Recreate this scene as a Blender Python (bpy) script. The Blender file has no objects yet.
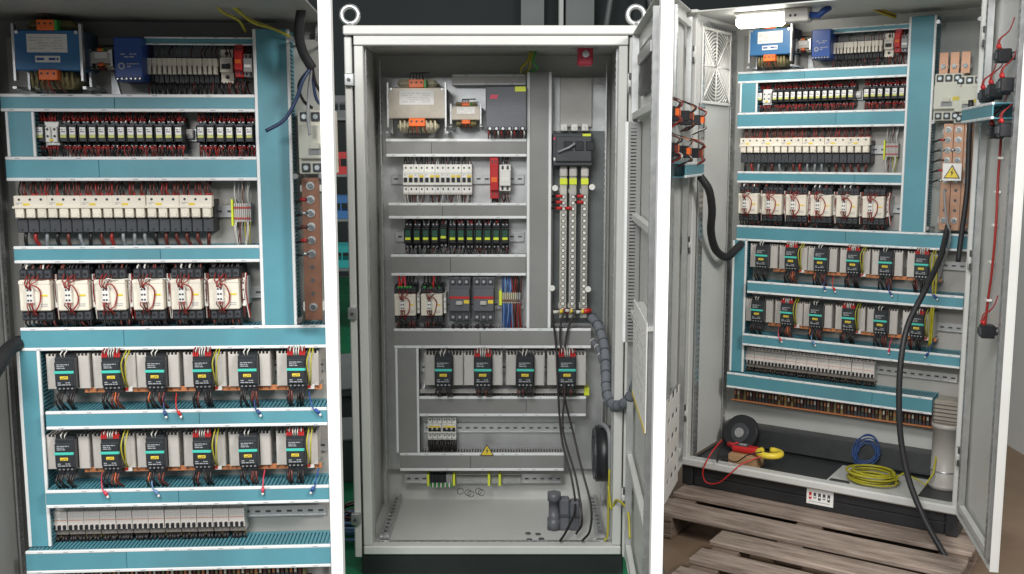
import bpy, bmesh, math, random
from mathutils import Vector, Matrix
random.seed(7)
S = bpy.context.scene
COL = S.collection
# ------------------------------------------------------------------ camera
F_PX, CX, CY = 1000.0, 512.0, 287.0
PITCH = math.radians(7.5)
EYE = Vector((0, 0, 1.57))
cam = bpy.data.cameras.new('camera')
cam.sensor_width = 36.0
cam.lens = 36.0 * F_PX / 1024.0
cam.clip_end = 200
camo = bpy.data.objects.new('camera', cam)
COL.objects.link(camo)
camo.location = EYE
camo.rotation_euler = (math.radians(90) - PITCH, 0, 0)
S.camera = camo
# ------------------------------------------------------------------ world + lamps
W = bpy.data.worlds.new('World')
S.world = W
W.use_nodes = True
W.node_tree.nodes['Background'].inputs[0].default_value = (0.94, 0.97, 1.0, 1)
W.node_tree.nodes['Background'].inputs[1].default_value = 0.19


def area(name, loc, target, sx, sy, watts, col):
    l = bpy.data.lights.new(name, 'AREA')
    l.shape = 'RECTANGLE'
    l.size, l.size_y, l.energy, l.color = sx, sy, watts, col
    o = bpy.data.objects.new(name, l)
    COL.objects.link(o)
    o.location = loc
    d = Vector(target) - Vector(loc)
    o.rotation_euler = d.to_track_quat('-Z', 'Y').to_euler()
    return o


area('hall_or_fill_lamp', (-0.9, -0.2, 4.1), (0.2, 3.8, 0.9), 2.4, 1.0, 160, (1.0, 0.985, 0.95))
area('hall_or_fill_lamp', (-1.7, -2.0, 3.2), (0.3, 3.6, 0.9), 1.8, 0.9, 125, (0.98, 0.99, 1.0))
area('hall_or_fill_lamp', (2.2, 0.3, 3.3), (1.1, 4.3, 0.8), 1.0, 0.8, 125, (1.0, 0.97, 0.93))  # made-up fill lamp, added to brighten the cabinet on the pallet
area('hall_or_fill_lamp', (0.0, 8.0, 5.2), (0.0, 8.5, 0.0), 2.0, 2.0, 70, (0.95, 1.0, 0.98))
S.view_settings.view_transform = 'Standard'
S.view_settings.look = 'None'
S.view_settings.exposure = 0.0
S.view_settings.gamma = 1.0
S.view_settings.use_curve_mapping = False

# ------------------------------------------------------------------ helpers
MATS = {}


def mat(name, col, rough=0.5, metal=0.0, var=0.10, scale=18.0, rnd=0.12, bump=0.0, bscale=200.0, spec=0.5, stain=0.0):
    """procedural principled material: noise-broken colour, per-object tint, fine relief"""
    m = bpy.data.materials.new(name)
    m.use_nodes = True
    nt = m.node_tree
    N, Lk = nt.nodes, nt.links
    b = N['Principled BSDF']
    tc = N.new('ShaderNodeTexCoord')
    nz = N.new('ShaderNodeTexNoise')
    nz.inputs['Scale'].default_value = scale
    nz.inputs['Detail'].default_value = 6
    nz.inputs['Roughness'].default_value = 0.65
    Lk.new(tc.outputs['Object'], nz.inputs['Vector'])
    oi = N.new('ShaderNodeObjectInfo')
    add = N.new('ShaderNodeMath')
    add.operation = 'MULTIPLY_ADD'
    Lk.new(nz.outputs['Fac'], add.inputs[0])
    add.inputs[1].default_value = 2 * var * 1.6
    add.inputs[2].default_value = 1 - var * 1.6
    m2 = N.new('ShaderNodeMath')
    m2.operation = 'MULTIPLY_ADD'
    Lk.new(oi.outputs['Random'], m2.inputs[0])
    m2.inputs[1].default_value = 2 * rnd
    m2.inputs[2].default_value = 1 - rnd
    mm = N.new('ShaderNodeMath')
    mm.operation = 'MULTIPLY'
    Lk.new(add.outputs[0], mm.inputs[0])
    Lk.new(m2.outputs[0], mm.inputs[1])
    vm = N.new('ShaderNodeVectorMath')
    vm.operation = 'SCALE'
    vm.inputs[0].default_value = col[:3]
    Lk.new(mm.outputs[0], vm.inputs['Scale'])
    src = vm.outputs[0]
    if stain > 0:
        n2 = N.new('ShaderNodeTexNoise')
        n2.inputs['Scale'].default_value = scale * 0.35
        n2.inputs['Detail'].default_value = 8
        Lk.new(tc.outputs['Object'], n2.inputs['Vector'])
        cr = N.new('ShaderNodeValToRGB')
        cr.color_ramp.elements[0].position = 0.52
        cr.color_ramp.elements[0].color = (0, 0, 0, 1)
        cr.color_ramp.elements[1].position = 0.72
        cr.color_ramp.elements[1].color = (stain, stain, stain, 1)
        Lk.new(n2.outputs['Fac'], cr.inputs[0])
        mx = N.new('ShaderNodeMix')
        mx.data_type = 'RGBA'
        Lk.new(cr.outputs['Color'], mx.inputs['Factor'])
        Lk.new(src, mx.inputs[6])
        mx.inputs[7].default_value = (0.10, 0.085, 0.065, 1)
        src = mx.outputs[2]
    Lk.new(src, b.inputs['Base Color'])
    rr = N.new('ShaderNodeMath')
    rr.operation = 'MULTIPLY_ADD'
    Lk.new(nz.outputs['Fac'], rr.inputs[0])
    rr.inputs[1].default_value = 0.25
    rr.inputs[2].default_value = max(0.02, rough - 0.125)
    Lk.new(rr.outputs[0], b.inputs['Roughness'])
    b.inputs['Metallic'].default_value = metal
    b.inputs['Specular IOR Level'].default_value = spec
    if bump > 0:
        n3 = N.new('ShaderNodeTexNoise')
        n3.inputs['Scale'].default_value = bscale
        n3.inputs['Detail'].default_value = 4
        Lk.new(tc.outputs['Object'], n3.inputs['Vector'])
        bp = N.new('ShaderNodeBump')
        bp.inputs['Strength'].default_value = bump
        bp.inputs['Distance'].default_value = 0.002
        Lk.new(n3.outputs['Fac'], bp.inputs['Height'])
        Lk.new(bp.outputs[0], b.inputs['Normal'])
    MATS[name] = m
    return m


mat('duct_blue', (0.098, 0.30, 0.365), 0.40, rnd=0.06, var=0.09, scale=7, stain=0.22, bump=0.25, bscale=14)
mat('duct_grey', (0.24, 0.24, 0.235), 0.48, rnd=0.06, var=0.10, scale=7, stain=0.2, bump=0.25, bscale=14)
mat('edge_white', (0.78, 0.80, 0.80), 0.35, rnd=0.04, var=0.06)
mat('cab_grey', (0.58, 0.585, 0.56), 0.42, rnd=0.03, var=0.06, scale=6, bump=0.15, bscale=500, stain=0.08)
mat('cab_grey_shaded', (0.30, 0.30, 0.285), 0.5, rnd=0.02, var=0.08, scale=5, bump=0.15, bscale=500, stain=0.1)  # cabinet grey with the shade of the doorless interior put into its colour
mat('plate_cream', (0.42, 0.40, 0.37), 0.45, rnd=0.0, var=0.08, scale=7, stain=0.15)
mat('plate_zinc', (0.55, 0.56, 0.56), 0.38, 0.75, rnd=0.0, var=0.15, scale=14)
mat('zinc', (0.60, 0.61, 0.61), 0.35, 0.85, var=0.12, scale=30)
mat('dark_steel', (0.10, 0.105, 0.11), 0.45, 0.6, var=0.15)
mat('chrome', (0.72, 0.72, 0.72), 0.2, 1.0, var=0.08)
mat('cream', (0.77, 0.715, 0.61), 0.42, rnd=0.06, var=0.05)
mat('cream_pink', (0.76, 0.70, 0.65), 0.42, rnd=0.05, var=0.05)
mat('base_brown', (0.20, 0.17, 0.15), 0.5, rnd=0.06, var=0.1)
mat('ferrule_red', (0.36, 0.02, 0.02), 0.4, rnd=0.1, var=0.2, scale=60)
mat('white_plastic', (0.76, 0.75, 0.71), 0.40, rnd=0.05, var=0.05)
mat('grey_plastic', (0.33, 0.33, 0.33), 0.45, rnd=0.06, var=0.06)
mat('light_grey', (0.50, 0.48, 0.45), 0.45, rnd=0.06, var=0.10, scale=25)
mat('sink_grey', (0.56, 0.53, 0.49), 0.45, 0.1, rnd=0.06, var=0.10, scale=20)
mat('black_plastic', (0.016, 0.017, 0.020), 0.40, rnd=0.15, var=0.2)
mat('drive_black', (0.028, 0.032, 0.037), 0.38, rnd=0.1, var=0.15)
mat('charcoal', (0.055, 0.06, 0.068), 0.42, rnd=0.08, var=0.1)
mat('slate', (0.115, 0.12, 0.135), 0.42, rnd=0.08, var=0.1)
mat('bar_tin', (0.50, 0.485, 0.43), 0.4, 0.5, var=0.12, scale=30)
mat('bay_dark', (0.15, 0.165, 0.165), 0.35, 0.3, var=0.12, scale=8)
mat('plinth_black', (0.018, 0.019, 0.021), 0.45, rnd=0.02, var=0.25, scale=6, stain=0.12)
mat('teal', (0.07, 0.58, 0.47), 0.4, rnd=0.04, var=0.04)
mat('yellow', (0.80, 0.60, 0.05), 0.4, rnd=0.05, var=0.05)
mat('lime', (0.70, 0.78, 0.05), 0.4, rnd=0.06, var=0.05)
mat('olive_label', (0.55, 0.56, 0.16), 0.45, rnd=0.1, var=0.08)
mat('green', (0.05, 0.33, 0.07), 0.4, rnd=0.08, var=0.08)
mat('relay_green', (0.02, 0.10, 0.055), 0.3, rnd=0.12, var=0.1)
mat('orange', (0.85, 0.16, 0.025), 0.4, rnd=0.06, var=0.06)
mat('red', (0.52, 0.02, 0.02), 0.38, rnd=0.08, var=0.08)
mat('pinkred', (0.62, 0.05, 0.09), 0.38, rnd=0.08, var=0.08)
mat('wire_red', (0.30, 0.022, 0.018), 0.45, rnd=0.1, var=0.15)
mat('wire_dark', (0.018, 0.014, 0.014), 0.45, rnd=0.1, var=0.15)
mat('wire_brown', (0.13, 0.028, 0.02), 0.45, rnd=0.1, var=0.15)
mat('wire_white', (0.62, 0.60, 0.55), 0.45, rnd=0.1, var=0.1)
mat('wire_grey', (0.26, 0.27, 0.28), 0.45, rnd=0.1, var=0.1)
mat('wire_blue', (0.025, 0.07, 0.22), 0.45, rnd=0.1, var=0.1)
mat('wire_navy', (0.018, 0.035, 0.09), 0.45, rnd=0.1, var=0.1)
mat('wire_orange', (0.65, 0.16, 0.04), 0.45, rnd=0.1, var=0.1)
mat('wire_yg', (0.40, 0.36, 0.025), 0.42, rnd=0.1, var=0.25, scale=60)
mat('trafo_blue', (0.035, 0.16, 0.36), 0.4, rnd=0.03, var=0.08)
mat('trafo_sky', (0.06, 0.30, 0.50), 0.4, rnd=0.03, var=0.08)
mat('psu_blue', (0.022, 0.075, 0.30), 0.38, rnd=0.03, var=0.08)
mat('coil', (0.24, 0.20, 0.09), 0.35, rnd=0.05, var=0.25, scale=40)
mat('coil_cream', (0.55, 0.50, 0.36), 0.45, rnd=0.05, var=0.15, scale=40)
mat('core', (0.40, 0.36, 0.30), 0.4, 0.5, rnd=0.03, var=0.15, scale=30)
mat('copper', (0.60, 0.32, 0.21), 0.42, 0.6, rnd=0.05, var=0.18, scale=14)
mat('copper_dull', (0.26, 0.115, 0.07), 0.45, 0.5, rnd=0.05, var=0.22, scale=16)
mat('pe_bar', (0.58, 0.22, 0.09), 0.45, 0.2, rnd=0.05, var=0.15, scale=25)
mat('paper', (0.80, 0.79, 0.76), 0.7, rnd=0.03, var=0.03)
mat('print', (0.06, 0.06, 0.07), 0.6, rnd=0.0, var=0.1)
mat('print_dim', (0.13, 0.14, 0.155), 0.6, rnd=0.0, var=0.1)
mat('print_faint', (0.60, 0.585, 0.57), 0.6, rnd=0.0, var=0.1)
mat('print_pale', (0.40, 0.42, 0.44), 0.6, rnd=0.0, var=0.1)
mat('hose', (0.02, 0.02, 0.022), 0.5, rnd=0.05, var=0.2)
mat('hose_grey', (0.17, 0.185, 0.21), 0.5, rnd=0.05, var=0.15)
mat('post_white', (0.90, 0.90, 0.90), 0.55, rnd=0.0, var=0.02, scale=4)
mat('floor_green', (0.012, 0.185, 0.075), 0.28, rnd=0.0, var=0.25, scale=1.5, bump=0.1, bscale=60, stain=0.55)
mat('floor_grey', (0.17, 0.165, 0.155), 0.6, rnd=0.0, var=0.2, scale=2, bump=0.2, bscale=80, stain=0.3)
mat('floor_brown', (0.19, 0.13, 0.085), 0.7, rnd=0.0, var=0.25, scale=3, bump=0.3, bscale=80, stain=0.4)
mat('wall_dark', (0.035, 0.045, 0.046), 0.7, rnd=0.0, var=0.25, scale=1.2)
mat('wall_white', (0.82, 0.82, 0.80), 0.6, rnd=0.0, var=0.03, scale=2)
mat('panel_grey', (0.12, 0.125, 0.13), 0.4, 0.3, rnd=0.1, var=0.1, scale=4)
mat('crate_teal', (0.02, 0.42, 0.42), 0.4, rnd=0.05, var=0.06)
mat('crate_blue', (0.03, 0.16, 0.42), 0.4, rnd=0.05, var=0.06)
mat('coil_blue', (0.16, 0.28, 0.50), 0.4, rnd=0.05, var=0.12, scale=40)
mat('coil_brown', (0.07, 0.03, 0.025), 0.4, rnd=0.05, var=0.12, scale=40)
mat('beam_grey', (0.20, 0.215, 0.21), 0.5, 0.2, rnd=0.1, var=0.12, scale=4)
mat('cardboard', (0.42, 0.25, 0.13), 0.8, rnd=0.1, var=0.1)


def wood(name, c1, c2, gx):
    m = bpy.data.materials.new(name)
    m.use_nodes = True
    nt = m.node_tree
    N, Lk = nt.nodes, nt.links
    b = N['Principled BSDF']
    tc = N.new('ShaderNodeTexCoord')
    mp = N.new('ShaderNodeMapping')
    mp.inputs['Scale'].default_value = gx
    oi = N.new('ShaderNodeObjectInfo')
    va = N.new('ShaderNodeVectorMath')
    va.operation = 'ADD'
    Lk.new(tc.outputs['Object'], va.inputs[0])
    Lk.new(oi.outputs['Random'], va.inputs[1])
    Lk.new(va.outputs[0], mp.inputs['Vector'])
    nz = N.new('ShaderNodeTexNoise')
    nz.inputs['Scale'].default_value = 4
    nz.inputs['Detail'].default_value = 9
    nz.inputs['Roughness'].default_value = 0.7
    Lk.new(mp.outputs[0], nz.inputs['Vector'])
    cr = N.new('ShaderNodeValToRGB')
    cr.color_ramp.elements[0].position = 0.32
    cr.color_ramp.elements[0].color = (*c1, 1)
    cr.color_ramp.elements[1].position = 0.68
    cr.color_ramp.elements[1].color = (*c2, 1)
    Lk.new(nz.outputs['Fac'], cr.inputs[0])
    Lk.new(cr.outputs[0], b.inputs['Base Color'])
    b.inputs['Roughness'].default_value = 0.75
    bp = N.new('ShaderNodeBump')
    bp.inputs['Strength'].default_value = 0.5
    bp.inputs['Distance'].default_value = 0.004
    Lk.new(nz.outputs['Fac'], bp.inputs['Height'])
    Lk.new(bp.outputs[0], b.inputs['Normal'])
    MATS[name] = m


wood('wood_dark', (0.10, 0.07, 0.052), (0.26, 0.19, 0.15), (0.8, 14, 14))
wood('wood', (0.13, 0.095, 0.075), (0.42, 0.335, 0.28), (1.1, 9, 9))


def clear(name, tint, refl):
    m = bpy.data.materials.new(name)
    m.use_nodes = True
    nt = m.node_tree
    N, Lk = nt.nodes, nt.links
    N.remove(N['Principled BSDF'])
    tr = N.new('ShaderNodeBsdfTransparent')
    tr.inputs[0].default_value = (*tint, 1)
    gl = N.new('ShaderNodeBsdfGlossy')
    gl.inputs['Roughness'].default_value = 0.08
    fr = N.new('ShaderNodeFresnel')
    fr.inputs['IOR'].default_value = 1.45
    ml = N.new('ShaderNodeMath')
    ml.operation = 'MULTIPLY'
    Lk.new(fr.outputs[0], ml.inputs[0])
    ml.inputs[1].default_value = refl
    mx = N.new('ShaderNodeMixShader')
    Lk.new(ml.outputs[0], mx.inputs[0])
    Lk.new(tr.outputs[0], mx.inputs[1])
    Lk.new(gl.outputs[0], mx.inputs[2])
    Lk.new(mx.outputs[0], N['Material Output'].inputs['Surface'])
    MATS[name] = m


clear('perspex', (0.93, 0.95, 0.95), 1.0)


def glow(name, col, strength):
    m = mat(name, col, 0.5)
    b = m.node_tree.nodes['Principled BSDF']
    b.inputs['Emission Color'].default_value = (1.0, 0.97, 0.90, 1)
    b.inputs['Emission Strength'].default_value = strength


glow('lamp_lit', (0.9, 0.9, 0.86), 15.0)


class MB:
    """collects shapes, builds ONE mesh"""

    def __init__(s):
        s.v, s.f, s.m, s.sm, s.mats = [], [], [], [], []

    def mi(s, name):
        if name not in s.mats:
            s.mats.append(name)
        return s.mats.index(name)

    def add(s, vs, fs, m, smooth=False):
        k = len(s.v)
        i = s.mi(m)
        s.v.extend([tuple(p) for p in vs])
        for f in fs:
            s.f.append(tuple(k + a for a in f))
            s.m.append(i)
            s.sm.append(smooth)
        return s

    def box(s, x0, x1, y0, y1, z0, z1, m, ch=0.0):
        if x0 > x1: x0, x1 = x1, x0
        if y0 > y1: y0, y1 = y1, y0
        if z0 > z1: z0, z1 = z1, z0
        c = min(ch, (x1 - x0) * .45, (y1 - y0) * .45, (z1 - z0) * .45)
        if c <= 0:
            vs = [(x, y, z) for x in (x0, x1) for y in (y0, y1) for z in (z0, z1)]
            fs = [(0, 1, 3, 2), (4, 6, 7, 5), (0, 4, 5, 1), (2, 3, 7, 6), (0, 2, 6, 4), (1, 5, 7, 3)]
            return s.add(vs, fs, m)
        X, Y, Z = (x0, x1), (y0, y1), (z0, z1)
        vs, ix = [], {}
        for i in (0, 1):
            for j in (0, 1):
                for k in (0, 1):
                    o = (c if i == 0 else -c, c if j == 0 else -c, c if k == 0 else -c)
                    for a in range(3):
                        p = [X[i] + o[0], Y[j] + o[1], Z[k] + o[2]]
                        p[a] -= o[a]
                        ix[(i, j, k, a)] = len(vs)
                        vs.append(p)
        fs = []
        for a in range(3):
            b_, c_ = (a + 1) % 3, (a + 2) % 3
            for e in (0, 1):
                q = []
                for (p, r) in ((0, 0), (1, 0), (1, 1), (0, 1)):
                    t = [0, 0, 0]
                    t[a], t[b_], t[c_] = e, p, r
                    q.append(ix[(*t, a)])
                fs.append(tuple(q))
            for p in (0, 1):
                for r in (0, 1):
                    t0 = [0, 0, 0]
                    t0[a], t0[b_], t0[c_] = 0, p, r
                    t1 = list(t0)
                    t1[a] = 1
                    fs.append((ix[(*t0, b_)], ix[(*t1, b_)], ix[(*t1, c_)], ix[(*t0, c_)]))
        for i in (0, 1):
            for j in (0, 1):
                for k in (0, 1):
                    fs.append((ix[(i, j, k, 0)], ix[(i, j, k, 1)], ix[(i, j, k, 2)]))
        return s.add(vs, fs, m)

    def prism(s, pts, axis, a0, a1, m):
        """2-D outline in the other two axes, extruded along axis"""
        n = len(pts)

        def P(p, a):
            return {'x': (a, p[0], p[1]), 'y': (p[0], a, p[1]), 'z': (p[0], p[1], a)}[axis]
        vs = [P(p, a0) for p in pts] + [P(p, a1) for p in pts]
        fs = [tuple(range(n)), tuple(range(2 * n - 1, n - 1, -1))]
        fs += [(i, (i + 1) % n, n + (i + 1) % n, n + i) for i in range(n)]
        return s.add(vs, fs, m)

    def tube(s, pts, r, n, m, caps=True, rs=None):
        pts = [Vector(p) for p in pts]
        vs, fs = [], []
        t0 = (pts[1] - pts[0]).normalized()
        up = Vector((0, 0, 1)) if abs(t0.z) < .9 else Vector((1, 0, 0))
        a = t0.cross(up).normalized()
        for i, p in enumerate(pts):
            if i == 0: t = t0
            elif i == len(pts) - 1: t = (pts[i] - pts[i - 1]).normalized()
            else:
                t = (pts[i + 1] - pts[i - 1])
                t = t.normalized() if t.length > 1e-9 else t0
            a = (a - t * a.dot(t))
            a = a.normalized() if a.length > 1e-6 else t.orthogonal().normalized()
            b = t.cross(a)
            rr = rs[i] if rs else r
            for k in range(n):
                w = 2 * math.pi * k / n
                vs.append(p + a * math.cos(w) * rr + b * math.sin(w) * rr)
        for i in range(len(pts) - 1):
            for k in range(n):
                fs.append((i * n + k, i * n + (k + 1) % n, (i + 1) * n + (k + 1) % n, (i + 1) * n + k))
        s.add(vs, fs, m, True)
        if caps:
            k0 = len(s.v) - len(vs)
            i = s.mi(m)
            for base in (0, (len(pts) - 1) * n):
                s.f.append(tuple(k0 + base + k for k in range(n)))
                s.m.append(i)
                s.sm.append(False)
        return s

    def cyl(s, p0, p1, r, n, m):
        return s.tube([p0, p1], r, n, m)

    def ring(s, c, r, w, n, m, axis='y', h=0.004):
        """flat ring (annulus) with thickness"""
        vs = []
        for k in range(n):
            a = 2 * math.pi * k / n
            for rr in (r - w / 2, r + w / 2):
                for d in (0, h):
                    x, z = rr * math.cos(a), rr * math.sin(a)
                    vs.append({'y': (c[0] + x, c[1] + d, c[2] + z), 'x': (c[0] + d, c[1] + x, c[2] + z),
                               'z': (c[0] + x, c[1] + z, c[2] + d)}[axis])
        fs = []
        for k in range(n):
            i, j = 4 * k, 4 * ((k + 1) % n)
            fs += [(i, j, j + 2, i + 2), (i + 1, i + 3, j + 3, j + 1), (i, i + 1, j + 1, j), (i + 2, j + 2, j + 3, i + 3)]
        return s.add(vs, fs, m)

    def mesh(s, name):
        me = bpy.data.meshes.new(name)
        me.from_pydata(s.v, [], s.f)
        for n in s.mats:
            me.materials.append(MATS[n])
        me.polygons.foreach_set('material_index', s.m)
        me.polygons.foreach_set('use_smooth', s.sm)
        bm = bmesh.new()
        bm.from_mesh(me)
        bmesh.ops.recalc_face_normals(bm, faces=bm.faces)
        bm.to_mesh(me)
        bm.free()
        me.update()
        return me

    def obj(s, name, parent=None, loc=(0, 0, 0), yaw=0.0):
        o = bpy.data.objects.new(name, s.mesh(name))
        COL.objects.link(o)
        o.location = loc
        o.rotation_euler = (0, 0, yaw)
        if parent is not None:
            o.parent = parent
        return o


def bez(P, n=10):
    """Catmull-Rom through points"""
    P = [Vector(p) for p in P]
    Q = [P[0] * 2 - P[1]] + P + [P[-1] * 2 - P[-2]]
    out = []
    for i in range(1, len(Q) - 2):
        for k in range(n):
            t = k / n
            a, b, c, d = Q[i - 1], Q[i], Q[i + 1], Q[i + 2]
            out.append(.5 * ((2 * b) + (c - a) * t + (2 * a - 5 * b + 4 * c - d) * t * t + (3 * b - a - 3 * c + d) * t ** 3))
    out.append(P[-1])
    return out


def tag(o, label, cat, group=None, kind=None):
    if label: o['label'] = label
    if cat: o['category'] = cat
    if group: o['group'] = group
    if kind: o['kind'] = kind
    return o


def empty(name, loc, yaw, label, cat, group=None):
    o = bpy.data.objects.new(name, None)
    COL.objects.link(o)
    o.empty_display_size = 0.02
    o.location = loc
    o.rotation_euler = (0, 0, yaw)
    return tag(o, label, cat, group)


class Frame:
    """a mounting plate: u to the right, v up (metres), d out of the plate towards the viewer"""

    def __init__(s, O, yaw, where):
        s.O = Vector(O)
        s.yaw = math.radians(yaw)
        c, q = math.cos(s.yaw), math.sin(s.yaw)
        s.U, s.N = Vector((c, q, 0)), Vector((q, -c, 0))
        s.where = where

    def w(s, u, v, d=0.0):
        return s.O + s.U * u + s.N * d + Vector((0, 0, v))

    def px(s, x, y, d=0.0):
        """measure: which (u, v) at distance d off this plate shows at photo pixel x, y"""
        f = Vector((0, math.cos(PITCH), -math.sin(PITCH)))
        up = Vector((0, math.sin(PITCH), math.cos(PITCH)))
        r = f + Vector((1, 0, 0)) * ((x - CX) / F_PX) - up * ((y - CY) / F_PX)
        p0 = s.O + s.N * d
        t = (p0 - EYE).dot(s.N) / r.dot(s.N)
        p = EYE + r * t - s.O
        return p.dot(s.U), p.z


# the three mounting plates
L = Frame((-1.0, 3.03, 0), 3.5, 'in doorless cabinet')
uL, _ = L.px(12, 104, 0.08)
_R = Frame((0, 0, 0), -34, '')
pR = Vector(((747 - CX) / F_PX * 4.6, 4.6, 0.192)) - _R.U * uL
R = Frame(pR, -34, 'in cabinet on pallet')
M = Frame((0, 4.1, 0), 0, 'in grey-duct cabinet')

# ------------------------------------------------------------------ device catalogue (x right, -y to the viewer, z up)
CAT = {}


def device(kind, parts):
    """parts: list of (name, MB, parent index or None)"""
    CAT[kind] = [(n, b.mesh(n), p) for (n, b, p) in parts]


def put(fr, kind, u, v, name, label, cat, group=None, sc=1.0, d=0.0, skip=()):
    e = empty(name, fr.w(u, v, d), fr.yaw, label, cat, group)
    e.scale = (sc, sc, sc)
    e.rotation_euler = (0, random.uniform(-.010, .010), fr.yaw + random.uniform(-.012, .012))
    made = []
    for (n, me, p) in CAT[kind]:
        if n in skip:
            made.append(None)
            continue
        o = bpy.data.objects.new(n, me)
        COL.objects.link(o)
        o.parent = e if p is None else made[p]
        made.append(o)
    return e


def dots(b, xs, z, y, r, m, n=8):
    for x in xs:
        b.cyl((x, y + 0.002, z), (x, y - 0.0008, z), r, n, m)


def textlines(b, x0, x1, z0, z1, y, rows, m, seed=1):
    """illegible rows of fine print as thin raised bars"""
    rg = random.Random(seed)
    h = (z1 - z0) / (rows * 2)
    for i in range(rows):
        z = z1 - (2 * i + 1) * h
        x = x0
        while x < x1 - 0.002:
            ln = rg.uniform(.1, .35) * (x1 - x0)
            xe = min(x1, x + ln)
            if rg.random() > .2:
                b.box(x, xe, y - 0.0006, y, z - h * .45, z + h * .45, m)
            x = xe + (x1 - x0) * .05


# relay on socket
def relay(face, strip):
    a = MB()
    a.box(-.0125, .0125, -.032, 0, -.047, .047, 'black_plastic', .002)
    a.box(-.0120, .0120, -.044, -.030, .024, .047, 'black_plastic', .002)
    a.box(-.0120, .0120, -.044, -.030, -.047, -.026, 'black_plastic', .002)
    for s_ in (-1, 1):
        for z in (.036, -.037):
            a.cyl((s_ * .006, -.043, z), (s_ * .006, -.0455, z), .0032, 8, 'zinc')
    b = MB()
    b.box(-.0108, .0108, -.074, -.030, -.024, .021, 'black_plastic', .0015)
    c = MB()
    c.box(-.0085, .0085, -.0758, -.0742, -.004, .018, face, .0004)
    textlines(c, -.006, .006, .002, .014, -.0758, 2, 'print', 3)
    d = MB()
    d.box(-.0085, .0085, -.0764, -.0742, -.0125, -.0045, strip, .0004)
    e = MB()
    e.box(-.0118, -.0108, -.078, -.030, -.026, .024, 'black_plastic')
    e.box(.0108, .0118, -.078, -.030, -.026, .024, 'black_plastic')
    e.box(-.0118, .0118, -.078, -.074, .0215, .026, 'black_plastic')
    return [('socket', a, None), ('relay_body', b, None), ('face_label', c, 1), ('marker_strip', d, 1), ('retaining_clip', e, None)]


device('relay', relay('paper', 'olive_label'))
device('relay_green', relay('relay_green', 'lime'))

# two-pole white auxiliary unit
a = MB(); a.box(-.020, .020, -.06, 0, -.034, .034, 'white_plastic', .002)
b = MB()
for s_ in (-1, 1):
    b.box(s_ * .010 - .008, s_ * .010 + .008, -.068, -.059, -.026, .020, 'white_plastic', .002)
    dots(b, [s_ * .010], .012, -.068, .004, 'print')
    dots(b, [s_ * .010], -.008, -.068, .004, 'print')
c = MB(); c.box(-.006, .006, -.070, -.067, -.022, -.016, 'yellow')
device('aux_unit', [('housing', a, None), ('contact_face', b, None), ('sticker', c, 1)])

# fused disconnector, three pole (.097 wide)
a = MB()
a.box(-.0475, .0475, -.070, 0, -.055, .040, 'black_plastic', .002)
for i in range(3):
    x = (i - 1) * .0315
    a.box(x - .0148, x + .0148, -.082, -.066, -.054, -.014, 'charcoal', .002)
    a.cyl((x, -.080, -.046), (x, -.0835, -.046), .0028, 8, 'black_plastic')
b = MB()
b.box(-.047, .047, -.095, -.068, .019, .054, 'cream', .002)
b.box(-.050, .047, -.101, -.090, .017, .024, 'cream', .0015)
dots(b, [-.031, 0, .031], .043, -.095, .0038, 'print')
textlines(b, -.040, -.022, .027, .035, -.0952, 2, 'print_pale', 5)
c = MB(); c.box(-.020, -.002, -.0962, -.0948, .026, .032, 'yellow')
parts = [('base', a, None), ('cover', b, None), ('sticker', c, 1)]
for i in range(3):
    k = MB()
    x = (i - 1) * .0315
    k.box(x - .0122, x + .0122, -.098, -.070, -.011, .0175, 'cream', .002)
    k.box(x - .0090, x + .0090, -.1015, -.097, -.009, .004, 'cream', .0015)
    parts.append(('fuse_lever', k, None))
device('disconnector', parts)

# contactor (.09 wide, .165 high)
a = MB()
a.box(-.046, .046, -.080, 0, -.075, .080, 'black_plastic', .003)
for z0, z1 in ((.046, .076), (-.076, -.046)):
    a.box(-.046, .046, -.104, -.078, z0, z1, 'black_plastic', .003)
    for i in range(4):
        x = -.0345 + i * .023
        a.box(x - .0085, x + .0085, -.108, -.100, z0 + .004, z1 - .004, 'charcoal', .002)
        a.cyl((x, -.106, (z0 + z1) / 2), (x, -.1095, (z0 + z1) / 2), .005, 8, 'black_plastic')
b = MB()
b.box(-.045, .043, -.118, -.070, -.0455, .0455, 'cream', .003)
b.box(-.045, .043, -.1195, -.118, .034, .044, 'cream', .001)
textlines(b, .016, .036, -.034, -.022, -.1182, 2, 'print_pale', 8)
c = MB()
c.box(-.020, .000, -.132, -.117, -.022, .027, 'white_plastic', .002)
for z in (.018, .003, -.012):
    dots(c, [-.014, -.006], z, -.132, .0032, 'print')
d = MB(); d.box(.018, .036, -.1195, -.1175, -.002, .003, 'yellow')
e = MB()
e.box(.0465, .057, -.095, 0, -.040, .045, 'white_plastic', .002)
for z in (.030, .010, -.020):
    dots(e, [.052], z, -.095, .0028, 'print')
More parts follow.
